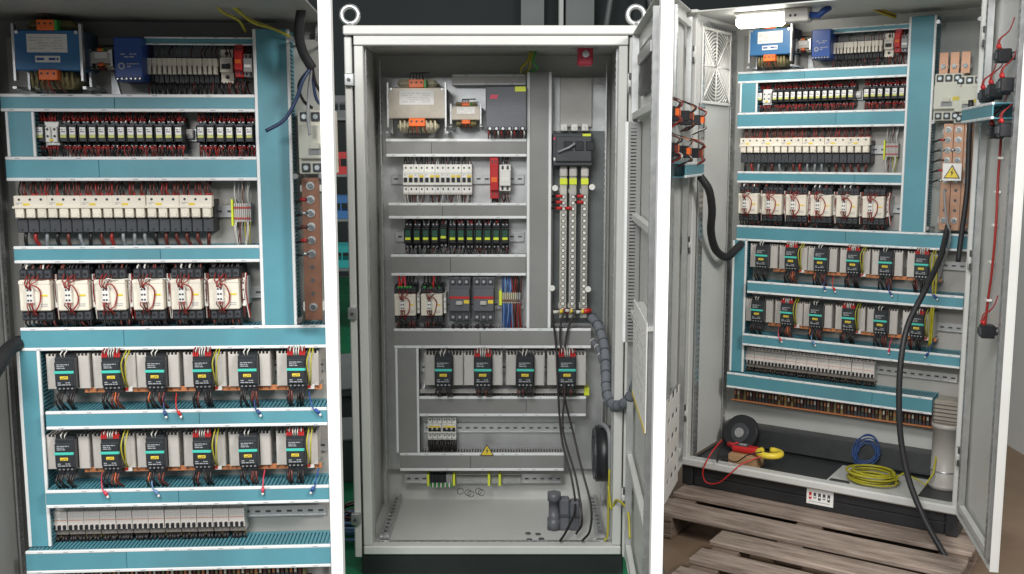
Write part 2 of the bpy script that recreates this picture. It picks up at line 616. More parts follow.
for cv in range(4):
    rg = random.Random(90 + cv)

    def jt(p): return tuple(q + rg.uniform(-.0035, .0035) for q in p)
    g = MB()
    P = [(-.008, -.130, .020), jt((-.002, -.136, .032)), jt((.010, -.134, .030)), jt((.019, -.128, .012)), jt((.020, -.124, -.008)), jt((.013, -.126, -.028)), jt((.004, -.130, -.038)), (-.004, -.124, -.046)]
    g.tube(bez(P, 3), .0022, 5, 'wire_red')
    for k in range(4):
        x = -.018 + k * .005
        g.tube(bez([(x, -.130, .022 - .002 * k), jt((x - .002, -.137, .034)), jt((x - .004 + .004 * k, -.126, .045)), jt((x - .004 + .005 * k, -.112, .060))], 3), .0017, 5, rg.choice(('wire_red', 'wire_brown')))
        g.tube(bez([(x, -.130, -.018), jt((x + .002, -.137, -.028)), jt((x + .002, -.124, -.042)), jt((x + .004 * k - .004, -.112, -.058))], 3), .0017, 5, rg.choice(('wire_red', 'wire_brown')))
    g.tube(bez([(-.008, -.128, .028), jt((-.004, -.132, .05)), jt((.020, -.12, .047)), (.050, -.11, .046), (.052, -.10, .04)], 3), .0018, 5, rg.choice(('wire_brown', 'wire_white')))
    device('contactor%d' % cv, [('body', a, None), ('front_cover', b, None), ('auxiliary_block', c, 1), ('sticker', d, 1), ('side_contact', e, None), ('control_wire', g, None)])

# drive / solid state starter on heat sink
def drive(plugs, sink='sink_grey'):
    a = MB()
    a.box(-.0615, .0615, -.028, 0, -.053, .053, sink, .001)
    n = 12
    for i in range(n):
        x = -.0585 + i * .117 / (n - 1)
        a.box(x - .0016, x + .0016, -.083, -.027, -.053, .053, sink)
    a.box(-.0617, -.030, -.085, -.079, -.053, .046, sink, .001)
    a.box(.030, .0617, -.085, -.079, -.053, .046, sink, .001)
    a.box(.0600, .0622, -.085, -.026, -.053, .053, sink)
    a.box(-.0622, -.0600, -.085, -.026, -.053, .053, sink)
    b = MB()
    b.box(-.0285, .0285, -.112, -.079, -.051, .048, 'drive_black', .003)
    b.box(-.0275, .0275, -.120, -.110, -.040, .036, 'drive_black', .003)
    b.box(-.0265, .0265, -.108, -.080, .047, .054, 'black_plastic', .001)
    textlines(b, -.020, .016, .014, .030, -.1202, 3, 'print_pale', 11)
    textlines(b, -.020, .020, -.036, -.024, -.1202, 2, 'print_pale', 12)
    dots(b, [-.018, -.006, .006, .018], -.046, -.112, .003, 'zinc')
    c = MB(); c.box(-.0277, .0277, -.1222, -.116, .0005, .0085, 'teal', .0008)
    d = MB(); d.box(-.012, .011, -.1215, -.1198, -.0165, -.0075, 'yellow', .0004)
    textlines(d, -.009, .008, -.015, -.009, -.1215, 2, 'print', 4)
    e = MB()
    for s_ in (-1, 1):
        e.box(s_ * .016 - .009, s_ * .016 + .009, -.108, -.083, -.066, -.050, 'black_plastic', .002)
    e.box(-.011, .011, -.100, -.082, -.062, -.050, 'charcoal', .001)
    out = [('heat_sink', a, None), ('module', b, None), ('colour_band', c, 1), ('sticker', d, 1), ('terminal_plug', e, 1)]
    if plugs:
        for s_ in (-1, 1):
            k = MB()
            k.box(s_ * .018 - .009, s_ * .018 + .009, -.114, -.090, .044, .053, 'charcoal', .0015)
            for j in (-1, 0, 1): k.box(s_ * .018 + j * .006 - .0022, s_ * .018 + j * .006 + .0022, -.1155, -.100, .046, .058, 'red', .0008)
            for j in (-1, 0, 1):
                k.tube([(s_ * .018 + j * .005, -.110, .056), (s_ * .018 + j * .006, -.112, .064), (s_ * .016 + j * .006, -.095, .071)], .0018, 5, 'wire_red' if j else 'wire_white')
            out.append(('control_plug', k, 1))
        k = MB()
        for j in (-1, 0, 1):
            k.tube([(j * .006, -.112, .046), (j * .007, -.114, .060), (j * .008, -.095, .073)], .002, 5, 'wire_white')
        out.append(('bridge_wire', k, 1))
    else:
        k = MB()
        for j in (-1, 1):
            k.tube([(-.004 + j * .004, -.108, .046), (-.004 + j * .006, -.112, .058), (j * .006, -.095, .068)], .002, 5, 'wire_white')
        out.append(('bridge_wire', k, 1))
    return out


device('drive_plain', drive(False))
device('drive_red', drive(True))
device('drive_plain_m', drive(False, 'light_grey'))
device('drive_red_m', drive(True, 'light_grey'))

# miniature circuit breaker, n poles of width pw
def breaker(n, pw, body, base, toggle='black_plastic', sticker=None):
    w = n * pw / 2
    pts = [(0, -.045), (-.046, -.045), (-.046, -.022), (-.060, -.020), (-.060, .020), (-.046, .022), (-.046, .045), (0, .045)]
    a = MB(); a.prism(pts, 'x', -w + .0003, w - .0003, body)
    for i in range(n):
        x = -w + (i + .5) * pw
        dots(a, [x], .034, -.046, pw * .17, 'print')
        dots(a, [x], -.034, -.046, pw * .17, 'print')
        if i: a.box(x - pw / 2 - .0004, x - pw / 2 + .0004, -.0605, -.02, -.0455, .0455, 'print_pale')
    textlines(a, -w + .003, w - .003, .008, .017, -.0601, 2, 'print_pale', n)
    a.box(-w, w, -.05, 0, -.052, -.045, base, .001)
    b = MB()
    for i in range(n):
        x = -w + (i + .5) * pw
        b.box(x - pw * .32, x + pw * .32, -.066, -.058, -.011, .003, toggle, .001)
    if n > 1: b.box(-w + pw * .2, w - pw * .2, -.069, -.064, -.0085, -.004, toggle, .001)
    out = [('housing', a, None), ('toggle', b, None)]
    if sticker:
        c = MB(); c.box(-w * .8, w * .8, -.0612, -.0598, .004, .011, sticker)
        out.append(('sticker', c, 0))
    return out


a = MB()
w = 3 * .0158 / 2
a.prism([(0, -.046), (-.044, -.046), (-.044, -.030), (-.058, -.028), (-.058, .030), (-.046, .032), (-.046, .045), (0, .045)], 'x', -w + .0004, w - .0004, 'cream_pink')
a.box(-w + .0008, w - .0008, -.050, -.043, -.046, -.0305, 'base_brown', .001)
dots(a, [-.0158, 0, .0158], .039, -.046, .0026, 'print')
textlines(a, -w + .004, w - .004, .012, .024, -.0581, 2, 'print_faint', 6)
a.box(-w + .002, w - .002, -.0586, -.0578, .002, .0034, 'wire_orange')
for x in (-.0079, .0079): a.box(x - .0003, x + .0003, -.0584, -.05, -.028, .030, 'print_faint')
parts = [('housing', a, None)]
for x in (-.0158, 0, .0158):
    b = MB(); b.box(x - .0046, x + .0046, -.064, -.056, -.0265, -.012, 'black_plastic', .0012); parts.append(('toggle', b, None))
device('mcb3', parts)
device('mcb1', breaker(1, .0213, 'white_plastic', 'light_grey'))
device('mcb1y', breaker(1, .0213, 'white_plastic', 'light_grey', sticker='yellow'))
device('mcb3w', breaker(3, .0195, 'white_plastic', 'light_grey', sticker='yellow'))
device('mcb_fuse', breaker(1, .0365, 'cream', 'cream'))

# slim cream fuse terminal
a = MB()
a.box(-.0068, .0068, -.050, 0, -.046, .030, 'black_plastic', .001)
b = MB()
b.box(-.0068, .0068, -.070, -.04, .004, .026, 'cream', .001)
b.box(-.0045, .0045, -.072, -.045, -.020, .005, 'cream', .001)
device('fuse_terminal', [('foot', a, None), ('fuse_lever', b, None)])

# red safety relay and slim grey module
def slim(w, h, body, face, st):
    a = MB()
    a.box(-w / 2, w / 2, -.075, 0, -h / 2, h / 2, body, .002)
    a.box(-w / 2 + .001, w / 2 - .001, -.090, -.074, -h * .30, h * .30, body, .002)
    b = MB()
    b.box(-w * .34, w * .34, -.0915, -.0895, -h * .10, h * .02, st)
    c = MB()
    for z in (h * .42, h * .36, -h * .36, -h * .42):
        dots(c, [-w * .22, w * .22], z, -.075, w * .11, face)
    return [('housing', a, None), ('sticker', b, 0), ('terminal_screw', c, 0)]


device('red_relay', slim(.024, .095, 'red', 'print', 'orange'))
device('grey_module', slim(.028, .066, 'grey_plastic', 'print', 'paper'))
device('white_outlet', slim(.046, .105, 'white_plastic', 'print', 'paper'))
device('red_relay_m', slim(.034, .165, 'red', 'print', 'orange'))

# transformers: laminated core block, coil below, orange terminal strips
def trafo(w, h, dep, body, coil, label_m, big=True):
    a = MB()
    a.box(-w / 2, w / 2, -dep, -dep * .12, -h * .5, h * .5, body, .003)
    n = 14 if big else 8
    for i in range(n):
        y = -dep * (.15 + .8 * i / (n - 1))
        a.box(w / 2 - .001, w / 2 + .0012, y - .002, y + .002, -h * .48, h * .48, 'dark_steel')
    b = MB()
    ww = w * .72
    b.box(-ww / 2, ww / 2, -dep * .85, -dep * .2, -h * .95, -h * .5, coil, min(h * .18, .03))
    b2 = MB()
    b2.box(-ww / 2, ww / 2, -dep * .85, -dep * .2, h * .5, h * .78, coil, min(h * .18, .03))
    for i in range(9):
        x = -ww * .42 + i * ww * .84 / 8
        b.tube([(x, -dep * .86, -h * .55), (x + .002, -dep * .88, -h * .72), (x, -dep * .80, -h * .92)], .0045 if big else .002, 6, coil)
    c = MB()
    c.box(-w * .30, w * .30, -dep - .002, -dep, -h * .06, h * .40, label_m, .0006)
    textlines(c, -w * .26, w * .24, 0, h * .34, -dep - .002, 5, 'print_faint', 21)
    out = []
    for (z, ww2) in ((h * .62, w * .26), (-h * .62, w * .28)):
        d = MB()
        out.append(('terminal_block', d, None))
        d.box(-ww2 / 2, ww2 / 2, -dep * 1.05, -dep * .78, z - h * .13, z + h * .13, 'orange', .002)
        for i in range(3):
            x = -ww2 * .33 + i * ww2 * .33
            dots(d, [x], z + h * .03, -dep * 1.05, ww2 * .07, 'print')
    out[0][1].box(w * .13, w * .17, -dep * 1.04, -dep * .78, h * .49, h * .75, 'green', .001)
    for s_ in (-1, 1):
        e = MB()
        out.append(('mounting_bracket', e, None))
        e.box(s_ * w * .5 - .004, s_ * w * .5 + .004, -dep * 1.02, -dep * .9, -h * .78, h * .66, 'zinc', .001)
        e.box(s_ * w * .52 - .006, s_ * w * .52 + .006, -dep, 0, -h * .98, -h * .90, 'zinc', .001)
        e.box(s_ * w * .47 - .004, s_ * w * .47 + .004, -dep * .5, -dep * .3, -h * .98, -h * .48, 'zinc', .001)
        e.cyl((s_ * w * .44, -dep - .004, h * .44), (s_ * w * .44, -dep + .002, h * .44), .005 if big else .003, 8, 'chrome')
    g, g2 = MB(), MB()
    for i in range(5):
        x = -w * .12 + i * w * .06
        g.tube([(x, -dep * .98, -h * .72), (x * 1.2, -dep * 1.05, -h * .85), (x * 1.5, -dep * .8, -h * 1.05)], .0025, 5, ('wire_dark', 'wire_brown', 'wire_red')[i % 3])
        g2.tube([(x, -dep * .95, h * .72), (x * .8, -dep, h * .95), (x * .5 + .03, -dep * .4, h * 1.02)], .0022, 5, 'wire_dark')
    return [('core', a, None), ('coil', b, None), ('rating_plate', c, 0), ('lead', g, None), ('lead', g2, None), ('coil', b2, None)] + out


t1 = trafo(.185, .110, .15, 'trafo_blue', 'coil', 'paper')
k = MB(); k.box(-.034, .034, -.1525, -.150, -.034, -.016, 'paper'); textlines(k, -.03, .03, -.032, -.018, -.1525, 1, 'psu_blue', 2)
t1.append(('terminal_label', k, 0))
device('trafo_big', t1)
device('trafo_small', trafo(.060, .034, .09, 'light_grey', 'coil_cream', 'paper', False))
device('trafo_core', trafo(.225, .120, .15, 'core', 'coil_cream', 'paper'))
device('trafo_core_small', trafo(.118, .056, .10, 'core', 'coil', 'paper', False))


def psu(w, h, dep, body, logo, sticker):
    a = MB()
    a.box(-w / 2, w / 2, -dep, 0, -h / 2, h / 2, body, .003)
    for i in range(9):
        x = -w * .4 + i * w * .1
        a.box(x - .002, x + .002, -dep * .9, -dep * .2, h / 2 - .001, h / 2 + .0015, 'black_plastic')
    textlines(a, -w * .36, w * .36, h * .02, h * .14, -dep - .0001, 2, logo, 31)
    textlines(a, -w * .05, w * .38, -h * .2, -h * .08, -dep - .0001, 2, logo, 32)
    if not sticker: a.ring((-w * .24, -dep - .001, -h * .16), w * .10, w * .05, 14, logo, 'y', .0012)
    b = MB()
    for i in range(6):
        x = -w * .40 + i * w * .16
        b.box(x - w * .06, x + w * .06, -dep - .003, -dep + .01, -h * .49, -h * .41, 'black_plastic', .001)
        dots(b, [x], -h * .45, -dep - .003, w * .035, 'zinc')
    out = [('housing', a, None), ('terminal_block', b, None)]
    if sticker:
        c = MB(); c.box(w * .22, w * .48, -dep - .0014, -dep + .0002, h * .38, h * .49, sticker)
        out.append(('sticker', c, 0))
        d = MB()
        d.prism([(-w * .40, h * .22), (-w * .22, h * .22), (-w * .20, h * .31), (-w * .38, h * .31)], 'y', -dep - .0014, -dep + .0002, 'pinkred')
        out.append(('logo', d, 0))
        for i in range(12):
            x = -w * .45 + i * w * .08
            b.tube([(x, -dep + .004, -h * .49), (x + .003, -dep - .004, -h * .55), (x, -dep * .6, -h * .66)], .003, 5, ('wire_red', 'wire_dark', 'wire_brown', 'wire_white')[i % 4])
    return out


device('psu_blue', psu(.078, .122, .12, 'psu_blue', 'print_pale', None))
device('psu_dark', psu(.160, .172, .13, 'slate', 'print_dim', 'lime'))

# moulded case breaker, grey (middle cabinet) and cream (busbar bay)
def mccb(w, h, dep, body, stripe):
    a = MB()
    a.box(-w / 2, w / 2, -dep * .8, 0, -h / 2, h / 2, body, .003)
    a.box(-w / 2 + .003, w / 2 - .003, -dep, -dep * .78, -h * .26, h * .26, body, .003)
    for z in (h * .40, -h * .40):
        for i in range(3):
            x = (i - 1) * w * .31
            a.box(x - w * .12, x + w * .12, -dep * .86, -dep * .7, z - h * .07, z + h * .07, 'print', .002)
            a.cyl((x, -dep * .86, z), (x, -dep * .88, z), w * .07, 8, 'zinc')
    b = MB()
    if stripe:
        b.box(-w * .46, w * .46, -dep - .0015, -dep + .001, h * .03, h * .08, 'red')
    else:
        b.box(-w * .20, w * .20, -dep - .0015, -dep + .001, -h * .20, -h * .10, 'grey_plastic')
    c = MB()
    c.box(-w * .16, w * .14, -dep - .012, -dep + .002, -h * .11, -h * .02, 'light_grey' if stripe else body, .003)
    d = MB(); d.box(w * .20, w * .44, -dep - .0015, -dep + .001, -h * .08, h * .00, 'yellow')
    return [('case', a, None), ('name_strip', b, 0), ('rocker', c, 0), ('sticker', d, 0)]


device('mccb_grey', mccb(.088, .180, .11, 'slate', True))
device('mccb_cream', mccb(.105, .185, .11, 'cream', False))


# ------------------------------------------------------------------ ducts, rails, wires, busbars
def duct(fr, u0, u1, v0, v1, dep, body, label, group=None, edge='edge_white', vert=False, ew=.0085, comb=True):
    um, vm = (u0 + u1) / 2, (v0 + v1) / 2
    e = empty('wiring_duct', fr.w(um, vm, 0), fr.yaw, label, 'cable duct', group)
    hw, hh = (u1 - u0) / 2, (v1 - v0) / 2
    a = MB(); a.box(-hw + .002, hw - .002, -.004, -.0005, -hh + .002, hh - .002, body)
    a.obj('base', e)
    f = MB()
    ln, sh = (hh, hw) if vert else (hw, hh)
    n = max(3, int(2 * ln / .0115))
    st = 2 * ln / n
    for i in range(n):
        t = -ln + (i + .5) * st
        for s_ in (-1, 1):
            p, q = (sh - .0035) * s_, (sh - .0015) * s_
            if vert: f.box(p, q, -dep + .012, -.004, t - st * .31, t + st * .31, body)
            else: f.box(t - st * .31, t + st * .31, -dep + .012, -.004, p, q, body)
    for s_ in (-1, 1):
        p, q = (sh - .004) * s_, (sh - .001) * s_
        for (y0, y1) in ((-dep + .002, -dep + .013), (-.016, -.003)):
            if vert: f.box(p, q, y0, y1, -ln, ln, body)
            else: f.box(-ln, ln, y0, y1, p, q, body)
    fo = f.obj('slotted_side', e)
    fo['kind'] = 'stuff'
    c = MB()
    if vert: c.box(-hw + ew, hw - ew, -dep - .001, -dep + .003, -hh, hh, body, .001)
    elif hw < .25: c.box(-hw, hw, -dep - .001, -dep + .003, -hh + ew, hh - ew, body, .001)
    else:
        t = hw * random.uniform(-.4, .5)
        c.box(-hw, t - .0006, -dep - .001, -dep + .003, -hh + ew, hh - ew, body, .001)
        c2 = MB(); c2.box(t + .0006, hw, -dep - .0014, -dep + .0026, -hh + ew, hh - ew, body, .001)
        c2.obj('cover', e)
    c.obj('cover', e)
    rg = random.Random(int((u0 * 31 + v0 * 97) * 1000))
    for s_ in (-1, 1):
        g = MB()
        if vert:
            x0, x1 = sorted((s_ * (sh + .001), s_ * (sh - ew)))
            g.box(x0, x1, -dep - .0032, -dep + .006, -ln, ln, edge, .0018)
        else:
            z0, z1 = sorted((s_ * (sh + .001), s_ * (sh - ew)))
            g.box(-ln, ln, -dep - .0032, -dep + .006, z0, z1, edge, .0018)
            k = int(2 * ln / .075)
            for i in range(k):
                if rg.random() < .75:
                    t = -ln + (i + .5) * 2 * ln / k + rg.uniform(-.012, .012)
                    zc = (z0 + z1) / 2
                    g.box(t - .007, t + .007, -dep - .0037, -dep - .003, zc - .0012, zc + .0012, 'print_pale')
        g.obj('edge_strip', e)
    return e


def rail(parent, fr, u0, u1, v, d=.012, h=.035):
    """DIN rail as part of its cabinet: top-hat profile with slots"""
    b = MB()
    b.box(u0, u1, -d, -.001, v - h * .36, v + h * .36, 'zinc')
    for s_ in (-1, 1):
        b.box(u0, u1, -d - .0015, -d + .0005, v + s_ * h * .36, v + s_ * h * .5, 'zinc')
    n = int((u1 - u0) / .032)
    for i in range(n):
        t = u0 + (i + .5) * (u1 - u0) / n
        b.box(t - .008, t + .008, -d - .0006, -d + .001, v - .0035, v + .0035, 'dark_steel', .0005)
    return b.obj('din_rail', parent)


def wires(fr, us, va, vb, da, db, cols, label, per=2, r=.0016, spread=.009, ferrule=None, seed=1, cat='wiring', bow=.006):
    """short conductors from device terminals (va, da) into a duct (vb, db), one object per row"""
    rg = random.Random(seed)
    b = MB()
    for u in us:
        for k in range(per):
            x = u + (k - (per - 1) / 2) * spread + rg.uniform(-.002, .002)
            xe = x + rg.uniform(-.008, .008)
            c = rg.choice(cols)
            dm = max(da, db) + rg.uniform(0, bow) + .004
            P = [(x, -da, va), (x + rg.uniform(-.003, .003), -dm, va * .6 + vb * .4), (xe, -db, vb)]
            b.tube(bez(P, 3), r, 5, c, caps=False)
            if ferrule and rg.random() < .7:
                s_ = 1 if vb > va else -1
                b.tube([(x, -da - .001, va), (x, -da - .003, va + s_ * .010)], r * 1.55, 6, ferrule)
    o = b.obj('wire_row', None, fr.O, fr.yaw)
    tag(o, label, cat, None, 'stuff')
    return o


def cable(fr, pts, r, m, label, cat='cable', n=8, k=8, name='cable', group=None):
    """pts in plate coordinates (u, v, d)"""
    b = MB()
    P = [Vector((p[0], -p[2], p[1])) for p in pts]
    b.tube(bez(P, k), r, n, m)
    o = b.obj(name, None, fr.O, fr.yaw)
    tag(o, label, cat, group)
    return o


def corrugated(fr, pts, r, m, label, m2=None, step=.012, name='hose', cat='hose'):
    P = [Vector((p[0], -p[2], p[1])) for p in pts]
    C = bez(P, 60)
    # even spacing
    out, acc = [C[0]], 0
    for a, b2 in zip(C, C[1:]):
        acc += (b2 - a).length
        if acc >= step / 2:
            out.append(b2)
            acc = 0
    b = MB()
    rs = [r if i % 2 else r * .84 for i in range(len(out))]
    b.tube(out, r, 12, m, rs=rs)
    if m2:
        for i in range(2, len(out) - 2, 8):
            b.tube([out[i], out[i + 1]], r * 1.04, 12, m2)
    o = b.obj(name, None, fr.O, fr.yaw)
    tag(o, label, cat)
    return o


def warning_sign(fr, u, v, d, size, plate, label):
    e = empty('warning_sign', fr.w(u, v, d), fr.yaw, label, 'sign')
    h = size * .5
    if plate:
        b = MB(); b.box(-h * 1.12, h * 1.12, -.0015, 0, -h * 1.1, h * 1.1, 'paper', .0003)
        b.obj('backing', e)
    b = MB(); b.prism([(-h, -h * .82), (h, -h * .82), (0, h * .92)], 'y', -.0028, -.0014, 'print')
    b.obj('border', e)
    b = MB(); b.prism([(-h * .80, -h * .70), (h * .80, -h * .70), (0, h * .68)], 'y', -.0038, -.0027, 'yellow')
    y = b.obj('triangle', e)
    b = MB()
    b.prism([(h * .10, h * .40), (-h * .20, -h * .12), (-h * .02, -h * .10), (-h * .10, -h * .55), (h * .22, -h * .02), (h * .04, -h * .04)], 'y', -.0046, -.0037, 'print')
    b.obj('lightning_bolt', y)
    return e


def grid_strip(b, axis, fixed, a0, a1, w0, w1, y0, y1, m, pitch=.025):
    """perforated strip: ladder of bars between two side rails. axis 'z': runs up (x = fixed..)"""
    n = max(2, int((a1 - a0) / pitch))
    st = (a1 - a0) / n
    k = (w1 - w0) * .28
    return n, st, k


def perforated(b, run, a0, a1, plane, p0, p1, w0, w1, m, pitch=.025):
    """run/plane/width axes given as letters; real slots between the rungs"""
    axes = {run: None, plane: (p0, p1)}
    wa = [c for c in 'xyz' if c not in axes][0]

    def bx(r0, r1, q0, q1):
        d = {run: (r0, r1), plane: (p0, p1), wa: (q0, q1)}
        b.box(*d['x'], *d['y'], *d['z'], m)
    t = (w1 - w0) * .3
    bx(a0, a1, w0, w0 + t)
    bx(a0, a1, w1 - t, w1)
    n = max(2, int((a1 - a0) / pitch))
    st = (a1 - a0) / n
    for i in range(n):
        bx(a0 + i * st, a0 + i * st + st * .5, w0 + t, w1 - t)


ORD = ('first second third fourth fifth sixth seventh eighth ninth tenth eleventh twelfth thirteenth fourteenth fifteenth '
       'sixteenth').split()


# ------------------------------------------------------------------ the setting
def sheet(name, x0, x1, y0, y1, z, m):
    b = MB(); b.add([(x0, y0, z), (x1, y0, z), (x1, y1, z), (x0, y1, z)], [(0, 1, 2, 3)], m)
    o = b.obj(name)
    o['kind'] = 'structure'
    return o


sheet('floor', -14, 14, -6, 16, 0.0, 'floor_grey')
sheet('floor_paint', -4.0, 0.56, 3.15, 12.9, 0.004, 'floor_green')
sheet('floor_board', 0.58, 3.2, 2.0, 6.2, 0.004, 'floor_brown')
b = MB(); b.box(-14, 14, 13.0, 13.3, 0, 6, 'wall_dark'); o = b.obj('wall_back'); o['kind'] = 'structure'
b = MB(); b.box(-.15, .15, 0, 3.2, 0, 3.2, 'wall_white')
o = b.obj('wall_right', None, (2.85, 2.9, 0), math.radians(0)); o['kind'] = 'structure'
# made-up white posts, standing in for border strips between the three cabinets
for x, lab in ((-.4548, 'added white divider post between the doorless and the grey-duct cabinets'),
               (.3763, 'added white divider post between the grey-duct cabinet and the pallet cabinet')):
    e = empty('divider_stand_in', (x, 2.5, 0), 0, lab, 'post', 'added white dividers between the cabinets')
    b = MB(); b.box(-.0155, .0155, -.0155, .0155, 0.01, 3.1, 'post_white', .0008); b.obj('shaft', e)
    b = MB(); b.box(-.06, .06, -.06, .06, 0, .0095, 'post_white', .002); b.obj('foot_plate', e)


# ------------------------------------------------------------------ blue-duct cabinets (doorless one and the one on the pallet)
def LV(y, d=.08, x=135):
    return L.px(x, y, d)[1]


def LU(x, d=.08, y=250):
    return L.px(x, y, d)[0]


DD = .092                     # duct depth
U0 = LU(12)                   # left end of the plate contents
UV0, UV1 = LU(257, DD, 180), LU(293, DD, 180)
UENDR = R.px(970, 240, DD)[0]  # right end of the plate on the pallet cabinet
UENDL = L.px(330, 250, 0)[0]    # the doorless one stops behind the post
rowsH = [  # name, u0, u1, top y, bottom y
    ('top', U0, UV0, 94.5, 111.5), ('second', U0 + .003, UV0, 157, 180.5), ('third', U0 + .010, UV0, 246, 262.5),
    ('wide middle', LU(21, DD, 340), 99, 327, 349.5), ('fifth', LU(46, .125, 420), 99, 410.5, 428),
    ('sixth', LU(46, .125, 500), 99, 489, 506), ('bottom', LU(26, .125, 560), 98, 549, 571)]
DEEP = {'fifth': .125, 'sixth': .125, 'bottom': .125}   # the starter rows sit over deeper ducts
HV = {n: (LV(b_, DEEP.get(n, DD)), LV(t_, DEEP.get(n, DD))) for (n, _, _, t_, b_) in rowsH}
VB = HV['bottom'][0]
vCeil = L.px(60, 31, 0)[1]
UW0 = U0 - .055               # side wall
DF = .43                              # plate to front frame


ENDS = {True: UENDR, False: UENDL}


def blue_cabinet(fr, full):
    UEND = ENDS[full]
    UW1 = UEND + (.055 if full else .0)
    wh = fr.where
    zb = -fr.O.z
    vs = R.px(704, 460, DF)[1] if full else .05     # sill height
    lab = ('open grey control cabinet with blue ducts standing on a wooden pallet' if full
           else 'doorless grey control cabinet with blue cable ducts and dim interior')
    e = empty('control_cabinet', fr.w(0, vs if not full else 0, 0), fr.yaw, lab, 'cabinet')
    e.location.z = fr.O.z
    wall = 'cab_grey' if full else 'cab_grey_shaded'
    b = MB(); b.box(UW0, UW1, .030, .034, vs - .01, vCeil + .03, wall); b.obj('back_panel', e)
    b = MB(); b.box(U0 - .012, UEND + (.012 if full else -.001), .0002, .003, VB - .03, vCeil - .02, 'plate_cream'); b.obj('mounting_plate', e)
    b = MB(); b.box(UW0 - .004, UW0, -DF + .03, .030, vs - .01, vCeil + .03, wall); b.obj('side_panel', e)
    b = MB(); b.box(UW0 - .004, UW1 + .004, -DF - (.06 if full else .40), .034, vCeil + .031, vCeil + .036, wall); b.obj('roof_panel', e)  # doorless roof lengthened forward out of view to shade its upper rows
    # perforated rails along the inside
    for (y0, y1) in ((-.05, -.02), (-DF + .06, -DF + .09)):
        b = MB(); perforated(b, 'z', vs, vCeil, 'x', UW0 + .004, UW0 + .010, y0, y1, 'zinc'); b.obj('perforated_rail', e)
    b = MB(); perforated(b, 'y', -DF + .1, .0, 'x', UW0 + .004, UW0 + .010, vCeil - .02, vCeil + .012, 'zinc'); b.obj('perforated_rail', e)
    # rails behind the devices
    uA, uB = U0 + .012, UV0 - .006
    for (y, u0, u1) in ((65, LU(143), uB), (135, LU(36), uB), (212, U0 + .015, LU(232)), (294, U0 + .01, uB),
                        (516, LU(48, .02, 516), UEND - .03), (368, LU(48), UEND - .02), (450, LU(48), UEND - .02)):
        rail(e, fr, u0, u1, LV(y, .03), h=.035)
    if full:
        # frame posts, sill, plinth, doors
        fm = 'cab_grey'
        b = MB(); b.box(UW0 + .012, UW1 - .012, -.06, .029, vs - .02, vs + .075, 'dark_steel', .006); b.obj('base_beam', e)
        vt = vCeil + .05
        for (x0, x1) in ((UW0 - .030, UW0 + .006), (UW1 - .006, UW1 + .030)):
            b = MB()
            b.box(x0, x1, -DF - .012, -DF + .03, vs - .02, vt, fm, .004)
            x2 = (x0 + x1) / 2
            perforated(b, 'z', vs, vt - .05, 'x', x1 + .001 if x0 < 0 else x0 - .007, x1 + .007 if x0 < 0 else x0 - .001, -DF + .034, -DF + .062, 'zinc')
            b.obj('frame_post', e)
        b = MB()
        b.box(UW0 - .030, UW1 + .030, -DF - .020, -DF + .035, vs - .034, vs, fm, .006)
        b.obj('frame_sill', e)
        b = MB(); b.box(UW0 + .010, UW1 - .010, -DF + .040, .025, vs - .034, vs - .026, 'dark_steel'); b.obj('floor_panel', e)
        b = MB(); b.box(UW1, UW1 + .004, -DF + .035, .030, vs - .01, vCeil + .03, wall); b.obj('side_panel', e)
        pz0 = zb + .121
        hp = (vs - .036 - pz0)
        b = MB()
        b.box(UW0 + .03, UW1 - .03, -DF + .012, -DF + .02, pz0, pz0 + hp * .49, 'plinth_black', .003)
        b.box(UW0 + .03, UW1 - .03, -DF + .012, -DF + .02, pz0 + hp * .51, pz0 + hp, 'plinth_black', .003)
        for (x0, x1) in ((UW0 - .02, UW0 + .028), (UW1 - .028, UW1 + .02)):
            b.box(x0, x1, -DF, -DF + .05, pz0, pz0 + hp, 'plinth_black', .004)
            b.box(x0, x1, -.04, .02, pz0, pz0 + hp, 'plinth_black', .004)
        b.box(UW0 - .018, UW0 - .01, -DF + .05, -.04, pz0, pz0 + hp, 'plinth_black')
        b.box(UW1 + .01, UW1 + .018, -DF + .05, -.04, pz0, pz0 + hp, 'plinth_black')
        b.obj('plinth', e)
    else:
        b = MB(); b.box(UW0 - .004, UW1, -DF - .04, .034, 0.0, .049, 'cab_grey_shaded', .003); b.obj('floor_panel', e)
        b = MB(); b.box(UW1 - .03, UW1, .004, .029, .05, vCeil + .029, 'cab_grey_shaded', .002); b.obj('frame_post', e)
    # ------------- ducts
    for (n, u0, u1, _, _) in rowsH:
        if u1 > 90: u1 = UEND - (.005 if u1 == 99 or not full else .10)
        duct(fr, u0, u1, *HV[n], DEEP.get(n, DD), 'duct_blue', f'{n} horizontal blue cable duct with white edges {wh}')
    gap = .0015
    duct(fr, UV0 + gap, UV1, HV['wide middle'][1] + gap, L.px(275, 29, DD)[1], DD, 'duct_blue',
         f'broad upright blue cable duct beside the busbars {wh}', vert=True)
    duct(fr, U0 + .012, LU(35, DD, 135), HV['second'][1] + gap, HV['top'][0] - gap, DD, 'duct_blue',
         f'short upright blue duct beside the relay row {wh}', vert=True, ew=.007)
    duct(fr, LU(23, DD, 450), LU(46, DD, 450) - gap, HV['bottom'][1] + gap, HV['wide middle'][0] - gap, DD, 'duct_blue',
         f'tall upright blue duct beside the starters {wh}', vert=True)
    duct(fr, LU(142, DD, 40), UV0 - gap, LV(44), LV(36.5), DD - .02, 'duct_blue',
         f'slim blue duct above the fuse row under the roof {wh}', ew=.004)
    # ------------- top row
    v = L.px(48, 50, .15)[1]
    put(fr, 'trafo_big', L.px(48, 50, .15)[0], v, 'transformer', f'large blue transformer with orange terminals on the top shelf {wh}', 'transformer')
